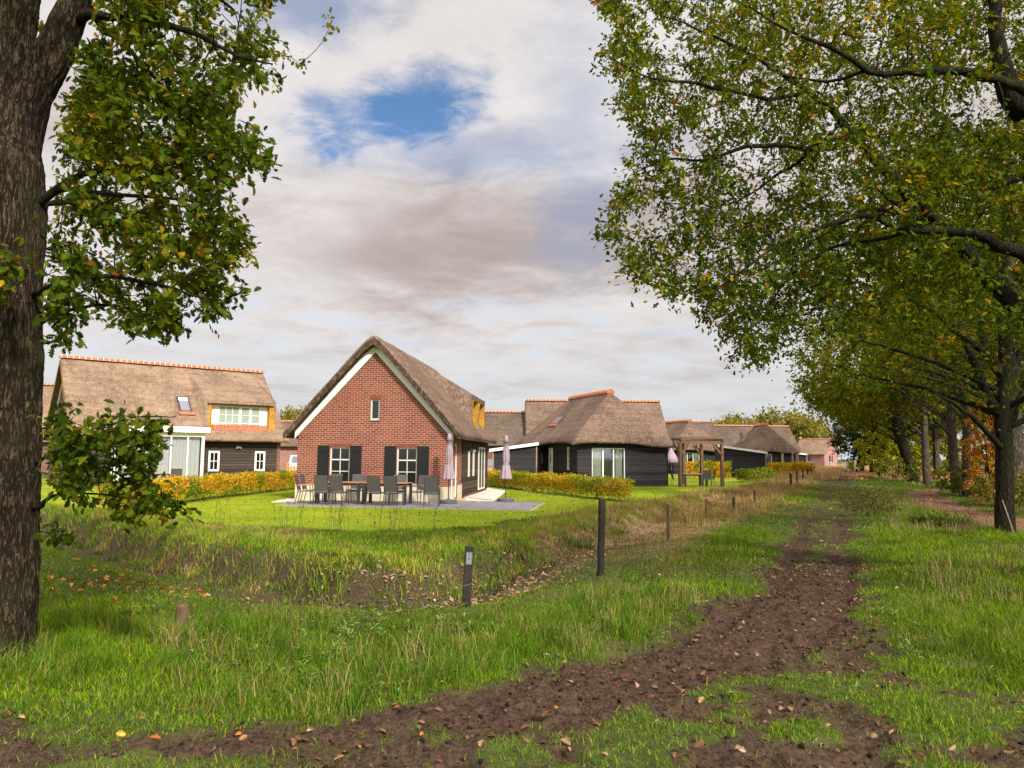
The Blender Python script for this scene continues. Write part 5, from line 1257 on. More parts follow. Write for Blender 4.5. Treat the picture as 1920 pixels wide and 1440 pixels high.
dup(T1, (58, 84, 0), .7, 'tall tree in the wood far behind the footpath', 1.0)
dup(T3, (33, 40, 0), 5.0, 'wood edge tree with orange tinged crown above the shrubs', .95)
BL = [(.018, .030, .010), (.030, .045, .014), (.05, .06, .018), (.09, .08, .02)]
Tb = tree('dark round-crowned tree at the end of the lane, behind the walker', (46.5, 97), 8.2, 4.6, rg, nclus=300, per=30, lsize=.36, base_r=.22, pal=BL, wts=(5, 4, 2, .6), name='lane_tree', zc=4.9, low=.2)
dup(Tb, (52.5, 100, 0), 2.0, 'dark shorter tree right of the walker at the lane end', (1.0, 1.0, .95))
dup(T2, (38.5, 78, 0), .6, 'tall green tree overhanging the far end of the lane', (.9, .9, 1.05))
dup(T2, (50, 108, 0), 2.6, 'tall tree rising behind the dark round-crowned tree', 1.15)
dup(T1, (37.5, 66, 0), 3.6, 'green tree leaning over the lane before the dark round-crowned tree', (1.15, 1.15, .85))
dup(T2, (68, 120, 0), 4.4, 'large tree behind the lane end wood', 1.1)
# woods on the horizon
YG = [(.16, .17, .03), (.25, .22, .04), (.12, .11, .03), (.30, .20, .05)]
Td = tree('rounded yellow-green tree on the horizon behind the distant roofs', (78, 246), 16, 11, rg, nclus=200, per=22, lsize=1.0, base_r=.5, pal=YG, wts=(4, 4, 2, 1), name='horizon_tree', zc=8, low=.1, group='trees on the horizon')
for k, (px, D, s_, lab) in enumerate(((1366, 215, .78, 'small round tree above the roof between the far gable and the hipped house'), (1390, 235, .92, 'second horizon tree right of the far gable'), (1348, 230, .8, 'horizon tree left of the far ridge'),
                                      (1325, 225, .75, 'horizon tree just right of the nearer hipped ridge'), (1420, 230, .82, 'horizon tree left of the farthest hipped roof'), (1480, 215, 1.02, 'bushy horizon tree right of the farthest hipped roof'), (1500, 225, .95, 'horizon tree beside the pink brick house'), (1522, 260, .85, 'horizon tree above the pink brick house ridge'), (549, 130, .62, 'small tree in the gap left of the brick house'), (556, 160, .7, 'second small tree in the gap left of the brick house'))):
    p = P(px, 850, D); dup(Td, (p[0], p[1], 0), k*1.3, lab, s_)

# ------------------------------------------------------------------ hedges
HP = [(.60, .38, .02), (.42, .36, .025), (.72, .32, .02), (.18, .22, .02), (.62, .17, .03), (.07, .10, .015)]
def hedge(label, path, h, w_, rng, wts=(5, 5, 3, 3, .8, 1), dens=1150, ls=.075, name='beech_hedge'):
    r = empty(name, (path[0][0], path[0][1], 0), 0, label, 'hedge', 'clipped autumn hedges')
    b0 = np.array(path[0]); pos = []; st_ = MB()
    for i in range(len(path)-1):
        a, b = np.array(path[i])-b0, np.array(path[i+1])-b0; ln = np.linalg.norm(b-a); d = (b-a)/ln; nn = np.array([-d[1], d[0]])
        n = int(ln*dens); t_ = rng.random(n)*ln
        z = .10+(h-.06)*rng.random(n)**.75; bul = w_/2*(1+.3*(vnoise(t_*1.7+a[0], z*2, 3)-.5))
        side = np.clip(rng.normal(0, .75, n), -1.1, 1.1); hump = (vnoise(t_*2.4+a[1], t_*0, 9)-.5)*.20
        q = a[None]+d[None]*t_[:, None]+nn[None]*(side*bul)[:, None]
        zz = z*(1+hump)+rng.exponential(.025, n)*(z > h*.8)
        keep = rng.random(n) < np.clip(.25+zz/h*1.3, 0, 1)
        pos.append(np.column_stack([q, zz])[keep])
        for k in range(int(ln/.22)):
            c = a+d*(k*.22+rng.uniform(-.04, .04))+nn*rng.uniform(-.08, .08)
            st_.tube([(c[0], c[1], -.05), (c[0]+rng.normal(0, .03), c[1]+rng.normal(0, .03), h*.45), (c[0]+rng.normal(0, .07), c[1]+rng.normal(0, .07), h*.88)], [.012, .009, .004], 5)
    pos = np.concatenate(pos); n = len(pos); dr = rng.normal(0, 1, (n, 3)); dr[:, 2] += .35; up = rng.normal(0, .7, (n, 3)); up[:, 2] += .6
    col = pick_cols(n, HP, wts, .25, rng); k = fbm(pos[:, 0]*1.0+pos[:, 1]*.7, pos[:, 2]*1.2, 1.1, 3, 12)[:, None]
    col = np.where(k < .43, col*np.array([[.45, .75, .8]]), col)
    me = instance_mesh('foliage', OVAL[0], OVAL[1], frames(dr, up), pos, ls*rng.uniform(.7, 1.35, n), col); link('foliage', me, M['hedge'], r)
    st_.build('stems', M['stem'], r, uv=False); return r
hr = np.random.default_rng(8)
hA0, hA1, hA2 = G(557, 917)[:2], G(346, 943)[:2], G(190, 966)[:2]
hedge('yellow and orange clipped hedge left of the brick house lawn', [hA0, hA1, hA2], .82, .5, hr, dens=1500)
hB0, hB1 = G(905, 910.5)[:2], G(1180, 942)[:2]
hedge('golden clipped hedge between the brick house lawn and the black house', [hB0, hB1], .82, .5, hr, wts=(5, 6, 2, 4, .6, 1), dens=1600)
hedge('bright yellow hedge seen through the pergola', [(14.2, 61.5), (18.2, 62.5)], 1.35, .6, hr, wts=(7, 3, 4, 1, .3, .2), dens=1400, ls=.12)
hedge('low green hedge right of the pergola in the dry grass', [(16.5, 54.5), (21.0, 60.5)], .85, .6, hr, wts=(.5, 1, .2, 5, .1, 4), dens=900, ls=.11)
hedge('bright yellow hedge in front of the farthest hipped house', [(24.5, 71), (30.5, 76)], 1.25, .7, hr, wts=(7, 3, 5, 1, .3, .2), dens=1100, ls=.13)

# ------------------------------------------------------------------ shrubs
def shrub(label, c, w_, h, rng, pal, wts, n=2600, ls=.08, group='shrubs by the lane', dens=None, nst=26):
    r = empty('shrub', (c[0], c[1], float(height(np.array([c[0]]), np.array([c[1]]))[0])), 0, label, 'shrub', group)
    tg = []; 
    for _ in range(max(30, n//22)):
        a = rng.random()*6.28; q = rng.random()**.5; tg.append((math.cos(a)*q*w_/2, math.sin(a)*q*w_/2, h*(.25+.75*rng.random())*(1-.35*q*q)))
    limbs = [([(rng.normal(0, .06), rng.normal(0, .06), -.05), (rng.normal(0, .2)*w_*.5, rng.normal(0, .2)*w_*.5, h*.4), (rng.normal(0, .33)*w_*.6, rng.normal(0, .33)*w_*.6, h*.85)], [.008+.003*h, .005+.002*h, .003]) for _ in range(7)]
    th, tn, ends = grow(limbs, np.array(tg), rng, .1)
    join_branches(th, tn, 'twig', r)
    leaves_on(ends, max(4, n//len(ends)), ls, OVAL, pal, wts, rng, .22, .1, 'foliage', 'leaf_far', r); return r
OR = [(.50, .19, .03), (.32, .12, .035), (.50, .30, .03), (.14, .15, .02), (.20, .08, .045)]
UG = [(.05, .08, .010), (.10, .13, .015), (.18, .18, .03), (.26, .15, .04)]
shrub('tall orange-leaved shrub left of the nearest right trunk, behind the footpath', (21.9, 34.0), 2.5, 5.0, hr, OR, (6, 1.5, 4, 2, .5), 1700, .17)
shrub('reddish brown low thicket behind the footpath', (18.9, 29.0), 2.6, 1.3, hr, OR, (1, 3, .5, 3, 3), 2600, .12)
shrub('dark green thicket at the right frame edge behind the trunk', (17.0, 24.8), 3.2, 1.5, hr, UG, (4, 3, 1, 2), 2600, .11)
shrub('green thicket at the foot of the pair of trunks', (22.0, 36.8), 2.2, 1.4, hr, UG, (4, 4, 1, .5), 1800, .12)
shrub('leafy mound beside the far end of the lane, right of the track', (31.5, 59.5), 5.5, 2.0, hr, UG, (3, 4, 3, 2), 2600, .18)
shrub('yellow-green bush in the wood edge behind the slender trunk', (34.5, 68), 7, 5.0, hr, [(.30, .32, .02), (.42, .38, .03), (.2, .24, .02)], (3, 3, 2), 3400, .32)
shrub('pale bush far behind the pair of trunks', (43, 73), 9, 4.6, hr, [(.24, .28, .02), (.34, .32, .03), (.16, .2, .02), (.45, .2, .03)], (3, 3, 2, 1), 3600, .32)
shrub('brown-green bush deep in the wood at right', (36, 41), 8, 3.8, hr, UG+[(.26, .1, .03)], (3, 3, 2, 2, 2), 3600, .26)
shrub('orange beech sapling hanging above the shrubs at right', (20.6, 32.0), 1.9, 6.0, hr, OR, (6, 2, 4, 1, .5), 1100, .18)
shrub('scrubby dark weeds clump right of the track, nearest the lane bend', (11.2, 23.5), 1.7, .62, hr, [(.10, .12, .03), (.16, .12, .05), (.08, .06, .03)], (3, 3, 2), 1700, .055)
shrub('second scrubby weeds clump right of the track, farther off', (13.3, 28.0), 2.2, .8, hr, [(.10, .13, .03), (.18, .14, .05), (.08, .06, .03)], (3, 3, 2), 2300, .06)
shrub('low bramble patch in front of the footpath', (11.2, 19.6), 1.5, .28, hr, [(.05, .08, .015), (.09, .12, .02), (.13, .08, .03)], (3, 3, 1), 1500, .06)

# ------------------------------------------------------------------ grass and other ground cover (stuff)
def blades(name, pos, length, width, lean, col, label, cat='grass', mat='grass', rng=RNG, curl=.5):
    n = len(pos); a = rng.random(n)*2*math.pi; dx, dy = np.cos(a), np.sin(a); fa = rng.random(n)*2*math.pi; wx, wy = np.cos(fa)*width/2, np.sin(fa)*width/2
    base = pos; l1 = length*.55; mid = base+np.column_stack([dx*lean*length*.35, dy*lean*length*.35, l1]); tip = base+np.column_stack([dx*lean*length, dy*lean*length, length*(1-curl*.35*lean)])
    W2 = np.column_stack([wx, wy, wx*0])
    V = np.stack([base-W2, base+W2, mid+W2*.75, mid-W2*.75, tip], 1).reshape(-1, 3)
    lp = np.array([0, 1, 2, 3, 3, 2, 4]); loops = (lp[None]+(np.arange(n)*5)[:, None]).ravel(); starts = (np.array([0, 4])[None]+(np.arange(n)*7)[:, None]).ravel()
    me = fast_mesh(name, V, loops, starts, np.repeat(col, 2, 0)); o = link(name, me, M[mat]); tag(o, label, cat, kind='stuff'); return o
def scatter(n, x0, x1, y0, y1, wedge=.78, pad=2.2, rng=RNG):
    """uniform over the wedge the photo looks at, widened on both sides"""
    y = np.sqrt(rng.random(n)*((y1+pad)**2-(y0+pad)**2)+(y0+pad)**2)-pad; x = rng.uniform(-1, 1, n)*(wedge*y+pad); k = (x > x0) & (x < x1); return x[k], y[k]
def grass_zone(name, n, y0, y1, lmin, lmax, wid, label, seed):
    rng = np.random.default_rng(seed); x, y = scatter(n, -60, 60, y0, y1, rng=rng); mk = masks(x, y)
    pn = fbm(x, y, 1.1, 4, 100); pf = fbm(x, y, .33, 3, 101)
    keep = rng.random(len(x)) < np.clip((1-mk['dirt']*1.0)*(1-mk['foot'])*(1-mk['lawn'])*(.45+.9*pn)+.16*(1-mk['foot'])*(mk['lawn'] < .5)*(y > 11)+.05*(1-mk['foot'])*(mk['lawn'] < .5), 0, 1)
    bare = (mk['dd'] > -.25) & (mk['dd'] < .62) & (mk['dep'] > .22); keep &= ~(bare & (rng.random(len(x)) < .55))
    keep &= ~((mk['fs'] < .2) & (mk['fs'] > -3.0) & (y < 15) & (y > 10.3) & (x > -1.4) & (rng.random(len(x)) < .5))
    x, y = x[keep], y[keep]; mk = {k: v[keep] for k, v in mk.items()}; pn, pf = pn[keep], pf[keep]
    h = height(x, y, mk); n = len(x)
    tall = sstep(pn, .42, .66)*(1-.6*sstep(np.abs(mk['dt']), 2.2, .9)); tall = tall*(1-.8*(sstep(mk['dd'], -3.6, -1.6)*(mk['dep'] > .2))); tall = np.maximum(tall*.9, .85*sstep(mk['dt'], -1.8, -3.2)*sstep(mk['dt'], -9, -5)*sstep(y, 14, 8))
    ln = (lmin+(lmax-lmin)*tall)*rng.uniform(.55, 1.25, n)*(1-.6*mk['dirt'])*(1-.5*sstep(y, 7.6, 6.2)*sstep(mk['dt'], .2, -.2)*sstep(x, 4.6, 3.4))*(1-.35*sstep(np.abs(mk['dt']), 1.6, .9))*(1-.45*(sstep(mk['dd'], -3.2, -1.6)*(mk['dep'] > .2)*(mk['dd'] < .3)))*(1-.6*sstep(y, 15, 18)*sstep(mk['fs'], 6.5, 8))
    g = pick_cols(n, [(.070, .165, .006), (.14, .25, .008), (.22, .31, .010), (.30, .27, .035), (.40, .28, .10)], (4, 5, 3.5, .8, .25), .25, rng)
    dryk = np.clip(sstep(pf, .50, .66)*.75*sstep(y, 5, 9)*(mk['dt'] > 0)+mk['dry']+.5*sstep(-mk['dd'], 3.5, .5)*sstep(mk['dep'], .05, .3)*0, 0, 1)
    dc = pick_cols(n, [(.42, .29, .12), (.33, .20, .085), (.24, .22, .05), (.48, .36, .17)], (3, 3, 2, 2), .25, rng)
    dc = dc*(1+.5*sstep(y, 48, 70))[:, None]; m_ = (rng.random(n) < dryk*(.8+.2*sstep(y, 48, 70)))[:, None]; col = np.where(m_, dc, g)  # far dry blades lightened: sunshine at the lane end painted into their colour
    col = col*(.34+1.12*fbm(x, y, .9, 4, 120))[:, None]*np.where(rng.random(n) < .3, .55, 1.0)[:, None]
    col = np.where((rng.random(n) < .09*(1-mk['dry']))[:, None], np.array([[.15, .21, .06]])*rng.uniform(.8, 1.2, (n, 1)), col)
    blades(name, np.column_stack([x, y, h-.008]), ln, wid*rng.uniform(.6, 1.3, n), rng.uniform(.15, .95, n), col, label, rng=rng)
grass_zone('near_grass', 250000, 3.3, 9.2, .055, .175, .0062, 'green grass covering the near verge around the muddy track', 201)
def short_grass():
    rng = np.random.default_rng(231); x, y = scatter(200000, -60, 60, 3.3, 10.5, rng=rng); mk = masks(x, y)
    k = rng.random(len(x)) < np.clip((1-mk['dirt'])*sstep(np.abs(mk['dt']), 3.2, .8)*(mk['lawn'] < .5)+.10*(1-sstep(mk['dirt'], .5, 1)), 0, 1)*(.35+.9*fbm(x, y, 3.0, 3, 8)); x, y = x[k], y[k]; n = len(x)
    col = pick_cols(n, [(.115, .20, .014), (.17, .26, .018), (.085, .15, .012), (.24, .23, .05)], (4, 3, 3, 1), .3, rng)
    blades('short_grass', np.column_stack([x, y, height(x, y)-.004]), rng.uniform(.02, .065, n), .0052*rng.uniform(.6, 1.3, n), rng.uniform(.3, 1.1, n), col, 'short patchy grass growing into the muddy track', rng=rng)
short_grass()
grass_zone('middle_grass', 210000, 9.2, 19, .07, .19, .011, 'green and straw grass between the ditch and the fence posts', 202)
grass_zone('far_grass', 230000, 19, 48, .08, .20, .022, 'verge grass along the lane farther off', 203)
grass_zone('distant_grass', 90000, 48, 125, .10, .30, .055, 'pale dry verge grass at the far end of the lane', 204)
def tufts(name, cx, cy, per, lmin, lmax, rad, wid, pal, wts, label, seed, cat='grass', lean=.75):
    rng = np.random.default_rng(seed); n = len(cx); k = rng.poisson(per, n)+4; ci = np.repeat(np.arange(n), k); m_ = len(ci)
    x = cx[ci]+rng.normal(0, rad, m_); y = cy[ci]+rng.normal(0, rad, m_); sz = rng.uniform(.6, 1.15, n)[ci]; tc = rng.choice(len(pal), n, p=np.array(wts)/sum(wts))[ci]
    col = np.array(pal)[tc]*rng.uniform(.65, 1.35, (m_, 1)); z = height(x, y)
    blades(name, np.column_stack([x, y, z-.02]), rng.uniform(lmin, lmax, m_)*sz, wid*rng.uniform(.6, 1.3, m_), rng.uniform(.1, lean, m_), col, label, cat, rng=rng, curl=.9)
def pick(n, x0, x1, y0, y1, f, seed):
    rng = np.random.default_rng(seed); x = rng.uniform(x0, x1, n); y = rng.uniform(y0, y1, n); mk = masks(x, y); k = rng.random(n) < f(x, y, mk); return x[k], y[k]
# lush tussocks on the far lip of the ditch
cx, cy = pick(22000, -24, 8, 9, 33, lambda x, y, m: (m['dd'] > .22)*(m['dd'] < 2.8)*(m['lawn'] < .5)*(m['dep'] > .04)*sstep(m['dd'], 3.4, .9)*(.25+fbm(x, y, .9, 3, 5)), 301)
tufts('bank_tussocks', cx, cy, 22, .07, .24, .085, .011, [(.13, .23, .015), (.21, .31, .02), (.33, .32, .05), (.24, .13, .06), (.40, .27, .11), (.085, .06, .04)], (5, 5, 3, .8, 1.5, .4), 'lush mixed tussocks hanging over the ditch edge', 302)
cx, cy = pick(3600, -14, 3, 9, 24, lambda x, y, m: (m['dd'] > -.2)*(m['dd'] < .7)*(m['dep'] > .2)*(.5), 303)
tufts('ditch_growth', cx, cy, 20, .08, .24, .08, .010, [(.02, .024, .008), (.045, .035, .018), (.09, .055, .03), (.06, .10, .010), (.11, .17, .015)], (1.5, 1.5, 1, 4, 4), 'dark dead growth on the steep ditch side', 304)
# brown heathery strip left of the fence
cx, cy = pick(24000, -1, 48, 14, 95, lambda x, y, m: (m['fs'] < .5)*(m['fs'] > -4.6)*(m['lawn'] < .5)*sstep(m['ft'], 4, 13)*sstep(m['fs'], -5.2, -3.6)*(.35+.8*fbm(x, y, .5, 3, 15))*np.where(y > 45, .55, 1), 305)
tufts('dry_strip_grass', cx, cy, 20, .14, .42, .11, .015, [(.23, .125, .070), (.31, .19, .11), (.15, .085, .055), (.36, .27, .14), (.15, .19, .03), (.22, .23, .06)], (4, 4, 1.6, 2.4, 2.6, 2), 'tall reddish brown grass strip left of the fence posts', 306, lean=.5)
cx, cy = pick(6000, 20, 75, 62, 130, lambda x, y, m: (m['fs'] > -6)*(m['fs'] < 1.2)*(m['lawn'] < .5)+(m['fs'] > 5.6)*(m['fs'] < 18)*.8, 307)
tufts('pale_field_grass', cx, cy, 18, .3, .8, .25, .045, [(.46, .34, .18), (.52, .38, .20), (.40, .24, .13)], (4, 3, 2), 'sunlit pale straw grass beside the far end of the lane', 308, lean=.5)
# seeding haze of tan grass right of the track and bottom left
cx, cy = pick(2600, 5, 19, 9, 34, lambda x, y, m: (m['dt'] < -1.6)*(m['foot'] < .1)*(1-.85*(y > 16.5)*(m['fs'] > 6.5))*sstep(fbm(x, y, .5, 3, 25), .40, .62), 309)
tufts('tan_verge_grass', cx, cy, 18, .16, .42, .12, .009, [(.30, .23, .12), (.22, .21, .08), (.12, .17, .03), (.18, .11, .06)], (3, 3, 3, 1), 'thin tan seeding grass right of the track', 310, lean=.5)
cx, cy = pick(1500, -5.2, 2.2, 5.2, 9.6, lambda x, y, m: (m['dirt'] < .2)*(m['dd'] < -2.2)*sstep(fbm(x, y, .8, 3, 27), .38, .60), 311)
tufts('long_verge_grass', cx, cy, 16, .14, .36, .07, .0055, [(.30, .23, .10), (.22, .22, .05), (.055, .12, .010), (.10, .20, .012)], (1.6, 2, 5, 4), 'long arching grass in the left foreground', 312, lean=.8)
cx, cy = pick(420, 3.8, 8.5, 4.2, 9, lambda x, y, m: (m['dirt'] < .2)*1.0, 313)
tufts('right_corner_grass', cx, cy, 22, .14, .34, .08, .006, [(.075, .14, .016), (.12, .20, .02), (.20, .20, .06)], (4, 4, 2), 'rank grass in the lower right corner', 314, lean=.8)
# clipped lawn surface
rng = np.random.default_rng(77); x, y = scatter(260000, -13, 9, 16.5, 45, .62, 2, rng); mk = masks(x, y); k = mk['lawn'] > .5; x, y = x[k], y[k]
ins = (x > -8.4) & (x < -1.9) & (y > 28.0) | ((y > 25.55-.155*(x+7.9)-.02) & (y < 29.9-.155*(x+7.9)) & (x > -7.9) & (x < .9))
x, y = x[~ins], y[~ins]
n = len(x); blades('lawn_grass', np.column_stack([x, y, x*0-.002]), rng.uniform(.018, .045, n), rng.uniform(.008, .022, n), rng.uniform(.2, 1, n), pick_cols(n, [(.19, .28, .010), (.26, .31, .014), (.14, .21, .010), (.30, .27, .04)], (4, 3, 2, .7), .25, rng)*(.6+.8*fbm(x, y, .5, 4, 61))[:, None], 'short clipped lawn grass around the brick house', rng=rng)

def thin_stems(name, cx, cy, hmin, hmax, label, seed, seg=True, leafy=0, pal=None):
    rng = np.random.default_rng(seed); b = MB(); lp = []; ld = []
    hz = height(np.array(cx), np.array(cy))
    for X, Y, Z in zip(cx, cy, hz):
        h = rng.uniform(hmin, hmax); lx, ly = rng.normal(0, .10*h, 2); pts = [(X, Y, Z-.03), (X+lx*.3, Y+ly*.3, Z+h*.5), (X+lx, Y+ly, Z+h)]
        b.tube(pts, [.0045, .0035, .0015], 4, caps=False)
        for _ in range(rng.integers(1, 4)):
            f = rng.uniform(.35, .85); q = np.array(pts[0])*(1-f)+np.array(pts[2])*f; e = q+np.array([rng.normal(0, .09), rng.normal(0, .09), rng.uniform(.05, .16)])*h
            b.tube([q, e], [.0025, .0012], 3, caps=False); lp.append(e); ld.append(e-q)
            for _ in range(leafy):
                g = rng.random(); lp.append(q*(1-g)+e*g); ld.append(rng.normal(0, 1, 3))
    o = b.build(name, M['stem'], None, uv=False); tag(o, label, 'weeds', kind='stuff')
    if lp:
        lp = np.array(lp); ld = np.array(ld); n = len(lp); up = rng.normal(0, .7, (n, 3)); up[:, 2] += .7
        me = instance_mesh('seed_heads', OVAL[0], OVAL[1], frames(ld, up), lp, rng.uniform(.02, .045, n), pick_cols(n, pal or [(.12, .10, .04), (.10, .07, .04), (.09, .12, .03)], (1, 1, 1), .3, rng)); link('seed_heads', me, M['grass'], o)
rng = np.random.default_rng(401)
cx = []; cy = []
for (px, py, s_, n) in ((545, 992, .22, 9), (618, 1003, .25, 8), (650, 1003, .22, 7), (725, 1000, .25, 7), (745, 998, .2, 5), (440, 982, .6, 4), (790, 995, .6, 3)):
    g = G(px, py); cx += list(g[0]+rng.normal(0, s_, n)); cy += list(g[1]+rng.normal(0, s_*.6, n))
thin_stems('tall_weed_stems', cx, cy, .45, .95, 'thin tall weed stems standing along the lawn edge', 402, leafy=3)
cx, cy = pick(120, -.5, 3, 10.2, 15, lambda x, y, m: (m['fs'] < .3)*(m['fs'] > -2.4), 403); thin_stems('ditch_bed_stems', cx, cy, .2, .5, 'thin bare stems in the leaf-strewn ditch bed', 404)
cx, cy = pick(90, -5, 2, 6, 9.8, lambda x, y, m: (m['dirt'] < .1), 405); thin_stems('foreground_stems', cx, cy, .15, .42, 'thin dry stems in the foreground grass', 406)
cx, cy = pick(120, 3.6, 9, 5.5, 13, lambda x, y, m: (m['dt'] < -1.3), 407); thin_stems('right_verge_stems', cx, cy, .2, .55, 'dark thin stems in the right verge', 408)
cx, cy = pick(900, 6, 34, 19, 75, lambda x, y, m: (m['fs'] < .3)*(m['fs'] > -3.5)*(m['lawn'] < .5), 409); thin_stems('dry_strip_stems', cx, cy, .5, 1.0, 'dark seed stems in the reddish grass strip', 410)
cx, cy = pick(240, 8, 16, 19, 33, lambda x, y, m: (m['dt'] < -1.8)*(m['dt'] > -4.5), 411); thin_stems('lane_weeds', cx, cy, .4, .9, 'dark tall weeds right of the track', 412, leafy=2)

# broad pale leaves among the grass (docks and thistles)
def weeds():
    rng = np.random.default_rng(55); pos = []; dr = []; sz = []
    x, y = pick(620, -4.2, 2.6, 5.3, 9.0, lambda x, y, m: (m['dirt'] < .25)*sstep(fbm(x, y, .9, 3, 33), .40, .56), 56)
    x2, y2 = pick(160, 3.4, 7, 4.6, 9.0, lambda x, y, m: (m['dirt'] < .25), 57); x = np.concatenate([x, x2]); y = np.concatenate([y, y2]); z = height(x, y)
    for X, Y, Z in zip(x, y, z):
        k = rng.integers(3, 8); s_ = rng.uniform(.035, .085)
        for q in range(k):
            a = rng.random()*6.28; el = rng.uniform(.2, 1.2); dr.append((math.cos(a), math.sin(a), el)); pos.append((X, Y, Z+rng.uniform(.01, .08))); sz.append(s_*rng.uniform(.7, 1.2))
    pos = np.array(pos); dr = np.array(dr); n = len(pos); up = rng.normal(0, .25, (n, 3)); up[:, 2] += 1; sz = np.array(sz)
    tpl = (np.array([(0, 0, 0), (.18, .05, .0), (.38, .14, .03), (.52, .09, .04), (.7, .13, 0), (1, 0, -.28), (.7, -.13, 0), (.52, -.09, .04), (.38, -.14, .03), (.18, -.05, 0)], float), [(0, 5, 4, 3, 2, 1), (5, 0, 9, 8, 7, 6)])
    me = instance_mesh('broad_leaf_weeds', tpl[0], tpl[1], frames(dr, up), pos, sz, pick_cols(n, [(.20, .28, .10), (.16, .25, .05), (.11, .21, .03), (.24, .32, .15)], (3, 3, 3, 1), .2, rng))
    tag(link('broad_leaf_weeds', me, M['grass']), 'pale broad weed leaves scattered in the near grass', 'weeds', kind='stuff')
weeds()
# fallen leaves
def litter(name, x, y, size, pal, wts, label, seed, tpl=OAK, lift=.012):
    rng = np.random.default_rng(seed); n = len(x); z = height(x, y)+lift*rng.uniform(.3, 1.8, n); a = rng.random(n)*6.28
    dr = np.column_stack([np.cos(a), np.sin(a), rng.normal(0, .22, n)]); up = rng.normal(0, .6, (n, 3)); up[:, 2] += 1
    me = instance_mesh(name, tpl[0]*np.array([1, 1.15, 1.5]), tpl[1], frames(dr, up), np.column_stack([x, y, z]), size*rng.uniform(.55, 1.2, n), pick_cols(n, pal, wts, .3, rng)); tag(link(name, me, M['litter']), label, 'leaves', kind='stuff')
LB = [(.16, .085, .045), (.25, .15, .085), (.34, .23, .15), (.34, .13, .035), (.085, .045, .028), (.42, .26, .06)]
x, y = pick(15000, -7, 9, 3.4, 13, lambda x, y, m: np.clip(m['dirt']*.35+.10+.35*sstep(m['dirt'], .02, .3)*sstep(m['dirt'], .95, .5), 0, 1), 501)
litter('fallen_leaves', x, y, .060, LB, (5, 2.6, .5, .6, 7, .1), 'brown fallen oak leaves on the mud and grass', 502, lift=.016)
x, y = pick(26000, 1, 30, 12, 60, lambda x, y, m: np.clip(m['dirt']*.5+.04, 0, 1), 503)
litter('lane_leaves', x, y, .10, LB, (4, 4, 2, .6, 3, .2), 'brown fallen leaves farther along the lane', 504, JAG)
x, y = pick(9000, -3, 4, 9.5, 17, lambda x, y, m: np.clip(sstep(np.abs(m['dd']), .95, .3)*(m['darc'] > 62), 0, 1), 505)
litter('ditch_leaves', x, y, .085, [(.30, .17, .12), (.40, .27, .20), (.24, .12, .08), (.46, .33, .22)], (4, 4, 3, 2), 'pale fallen leaves filling the ditch bed', 506, JAG)
x, y = pick(2500, -8, -2.5, 8, 13, lambda x, y, m: np.exp(-((x+5.6)/1.1)**2-((y-10.3)/.55)**2)*.7+.03, 507)
litter('orange_leaves', x, y, .09, [(.42, .16, .04), (.30, .12, .05), (.46, .26, .14)], (3, 2, 2), 'orange fallen leaves in the left meadow', 508, JAG, .05)
x, y = pick(7000, 12, 30, 17, 50, lambda x, y, m: m['foot']*.8+.05*(m['fs'] > 8), 509)
litter('footpath_leaves', x, y, .12, [(.34, .13, .05), (.24, .10, .06), (.40, .20, .09)], (3, 3, 2), 'orange brown leaves on the winding footpath', 510, JAG)
x, y = pick(5000, 25, 80, 60, 125, lambda x, y, m: (m['fs'] > 1.2)*(m['fs'] < 16)*(y > 106)*.5+(m['fs'] > 7)*(m['fs'] < 18)*(y < 106)*.4, 511)
litter('russet_bracken', x, y, .42, [(.52, .20, .06), (.45, .16, .05), (.55, .30, .12)], (3, 2, 2), 'russet leaf litter at the far end of the lane', 512, CLUMP, .15)

x, y = pick(16000, 24, 60, 66, 118, lambda x, y, m: (np.abs(m['dt']) < 2.6)*.5+(m['fs'] > 3)*(m['fs'] < 9)*.25, 513)
litter('lane_end_leaves', x, y, .24, [(.55, .26, .13), (.48, .20, .10), (.60, .40, .20)], (3, 3, 2), 'orange brown leaf carpet where the lane ends', 514, OVAL, .05)

# ------------------------------------------------------------------ loose clods of soil on the track
def clods():
    rng = np.random.default_rng(91); x, y = pick(26000, -7, 9, 3.5, 14, lambda x, y, m: sstep(m['dirt'], .3, .8)*.8, 92); n = len(x)
    ph = (1+5**.5)/2; V = np.array([(-1, ph, 0), (1, ph, 0), (-1, -ph, 0), (1, -ph, 0), (0, -1, ph), (0, 1, ph), (0, -1, -ph), (0, 1, -ph), (ph, 0, -1), (ph, 0, 1), (-ph, 0, -1), (-ph, 0, 1)], float)/1.9
    F = [(0, 11, 5), (0, 5, 1), (0, 1, 7), (0, 7, 10), (0, 10, 11), (1, 5, 9), (5, 11, 4), (11, 10, 2), (10, 7, 6), (7, 1, 8), (3, 9, 4), (3, 4, 2), (3, 2, 6), (3, 6, 8), (3, 8, 9), (4, 9, 5), (2, 4, 11), (6, 2, 10), (8, 6, 7), (9, 8, 1)]
    s_ = .005+.016*rng.random(n)**3; sc = np.column_stack([s_*rng.uniform(.7, 1.4, n), s_*rng.uniform(.7, 1.4, n), s_*rng.uniform(.5, .9, n)])
    up = rng.normal(0, .5, (n, 3)); up[:, 2] += 1
    me = instance_mesh('soil_clods', V, F, frames(rng.normal(0, 1, (n, 3)), up), np.column_stack([x, y, height(x, y)+s_*.3]), sc, pick_cols(n, [(.034, .022, .015), (.056, .037, .025), (.020, .013, .009), (.11, .08, .055)], (4, 3, 3, .5), .2, rng)); tag(link('soil_clods', me, M['litter']), 'crumbly dark soil clods on the churned track', 'soil', kind='stuff')
clods()
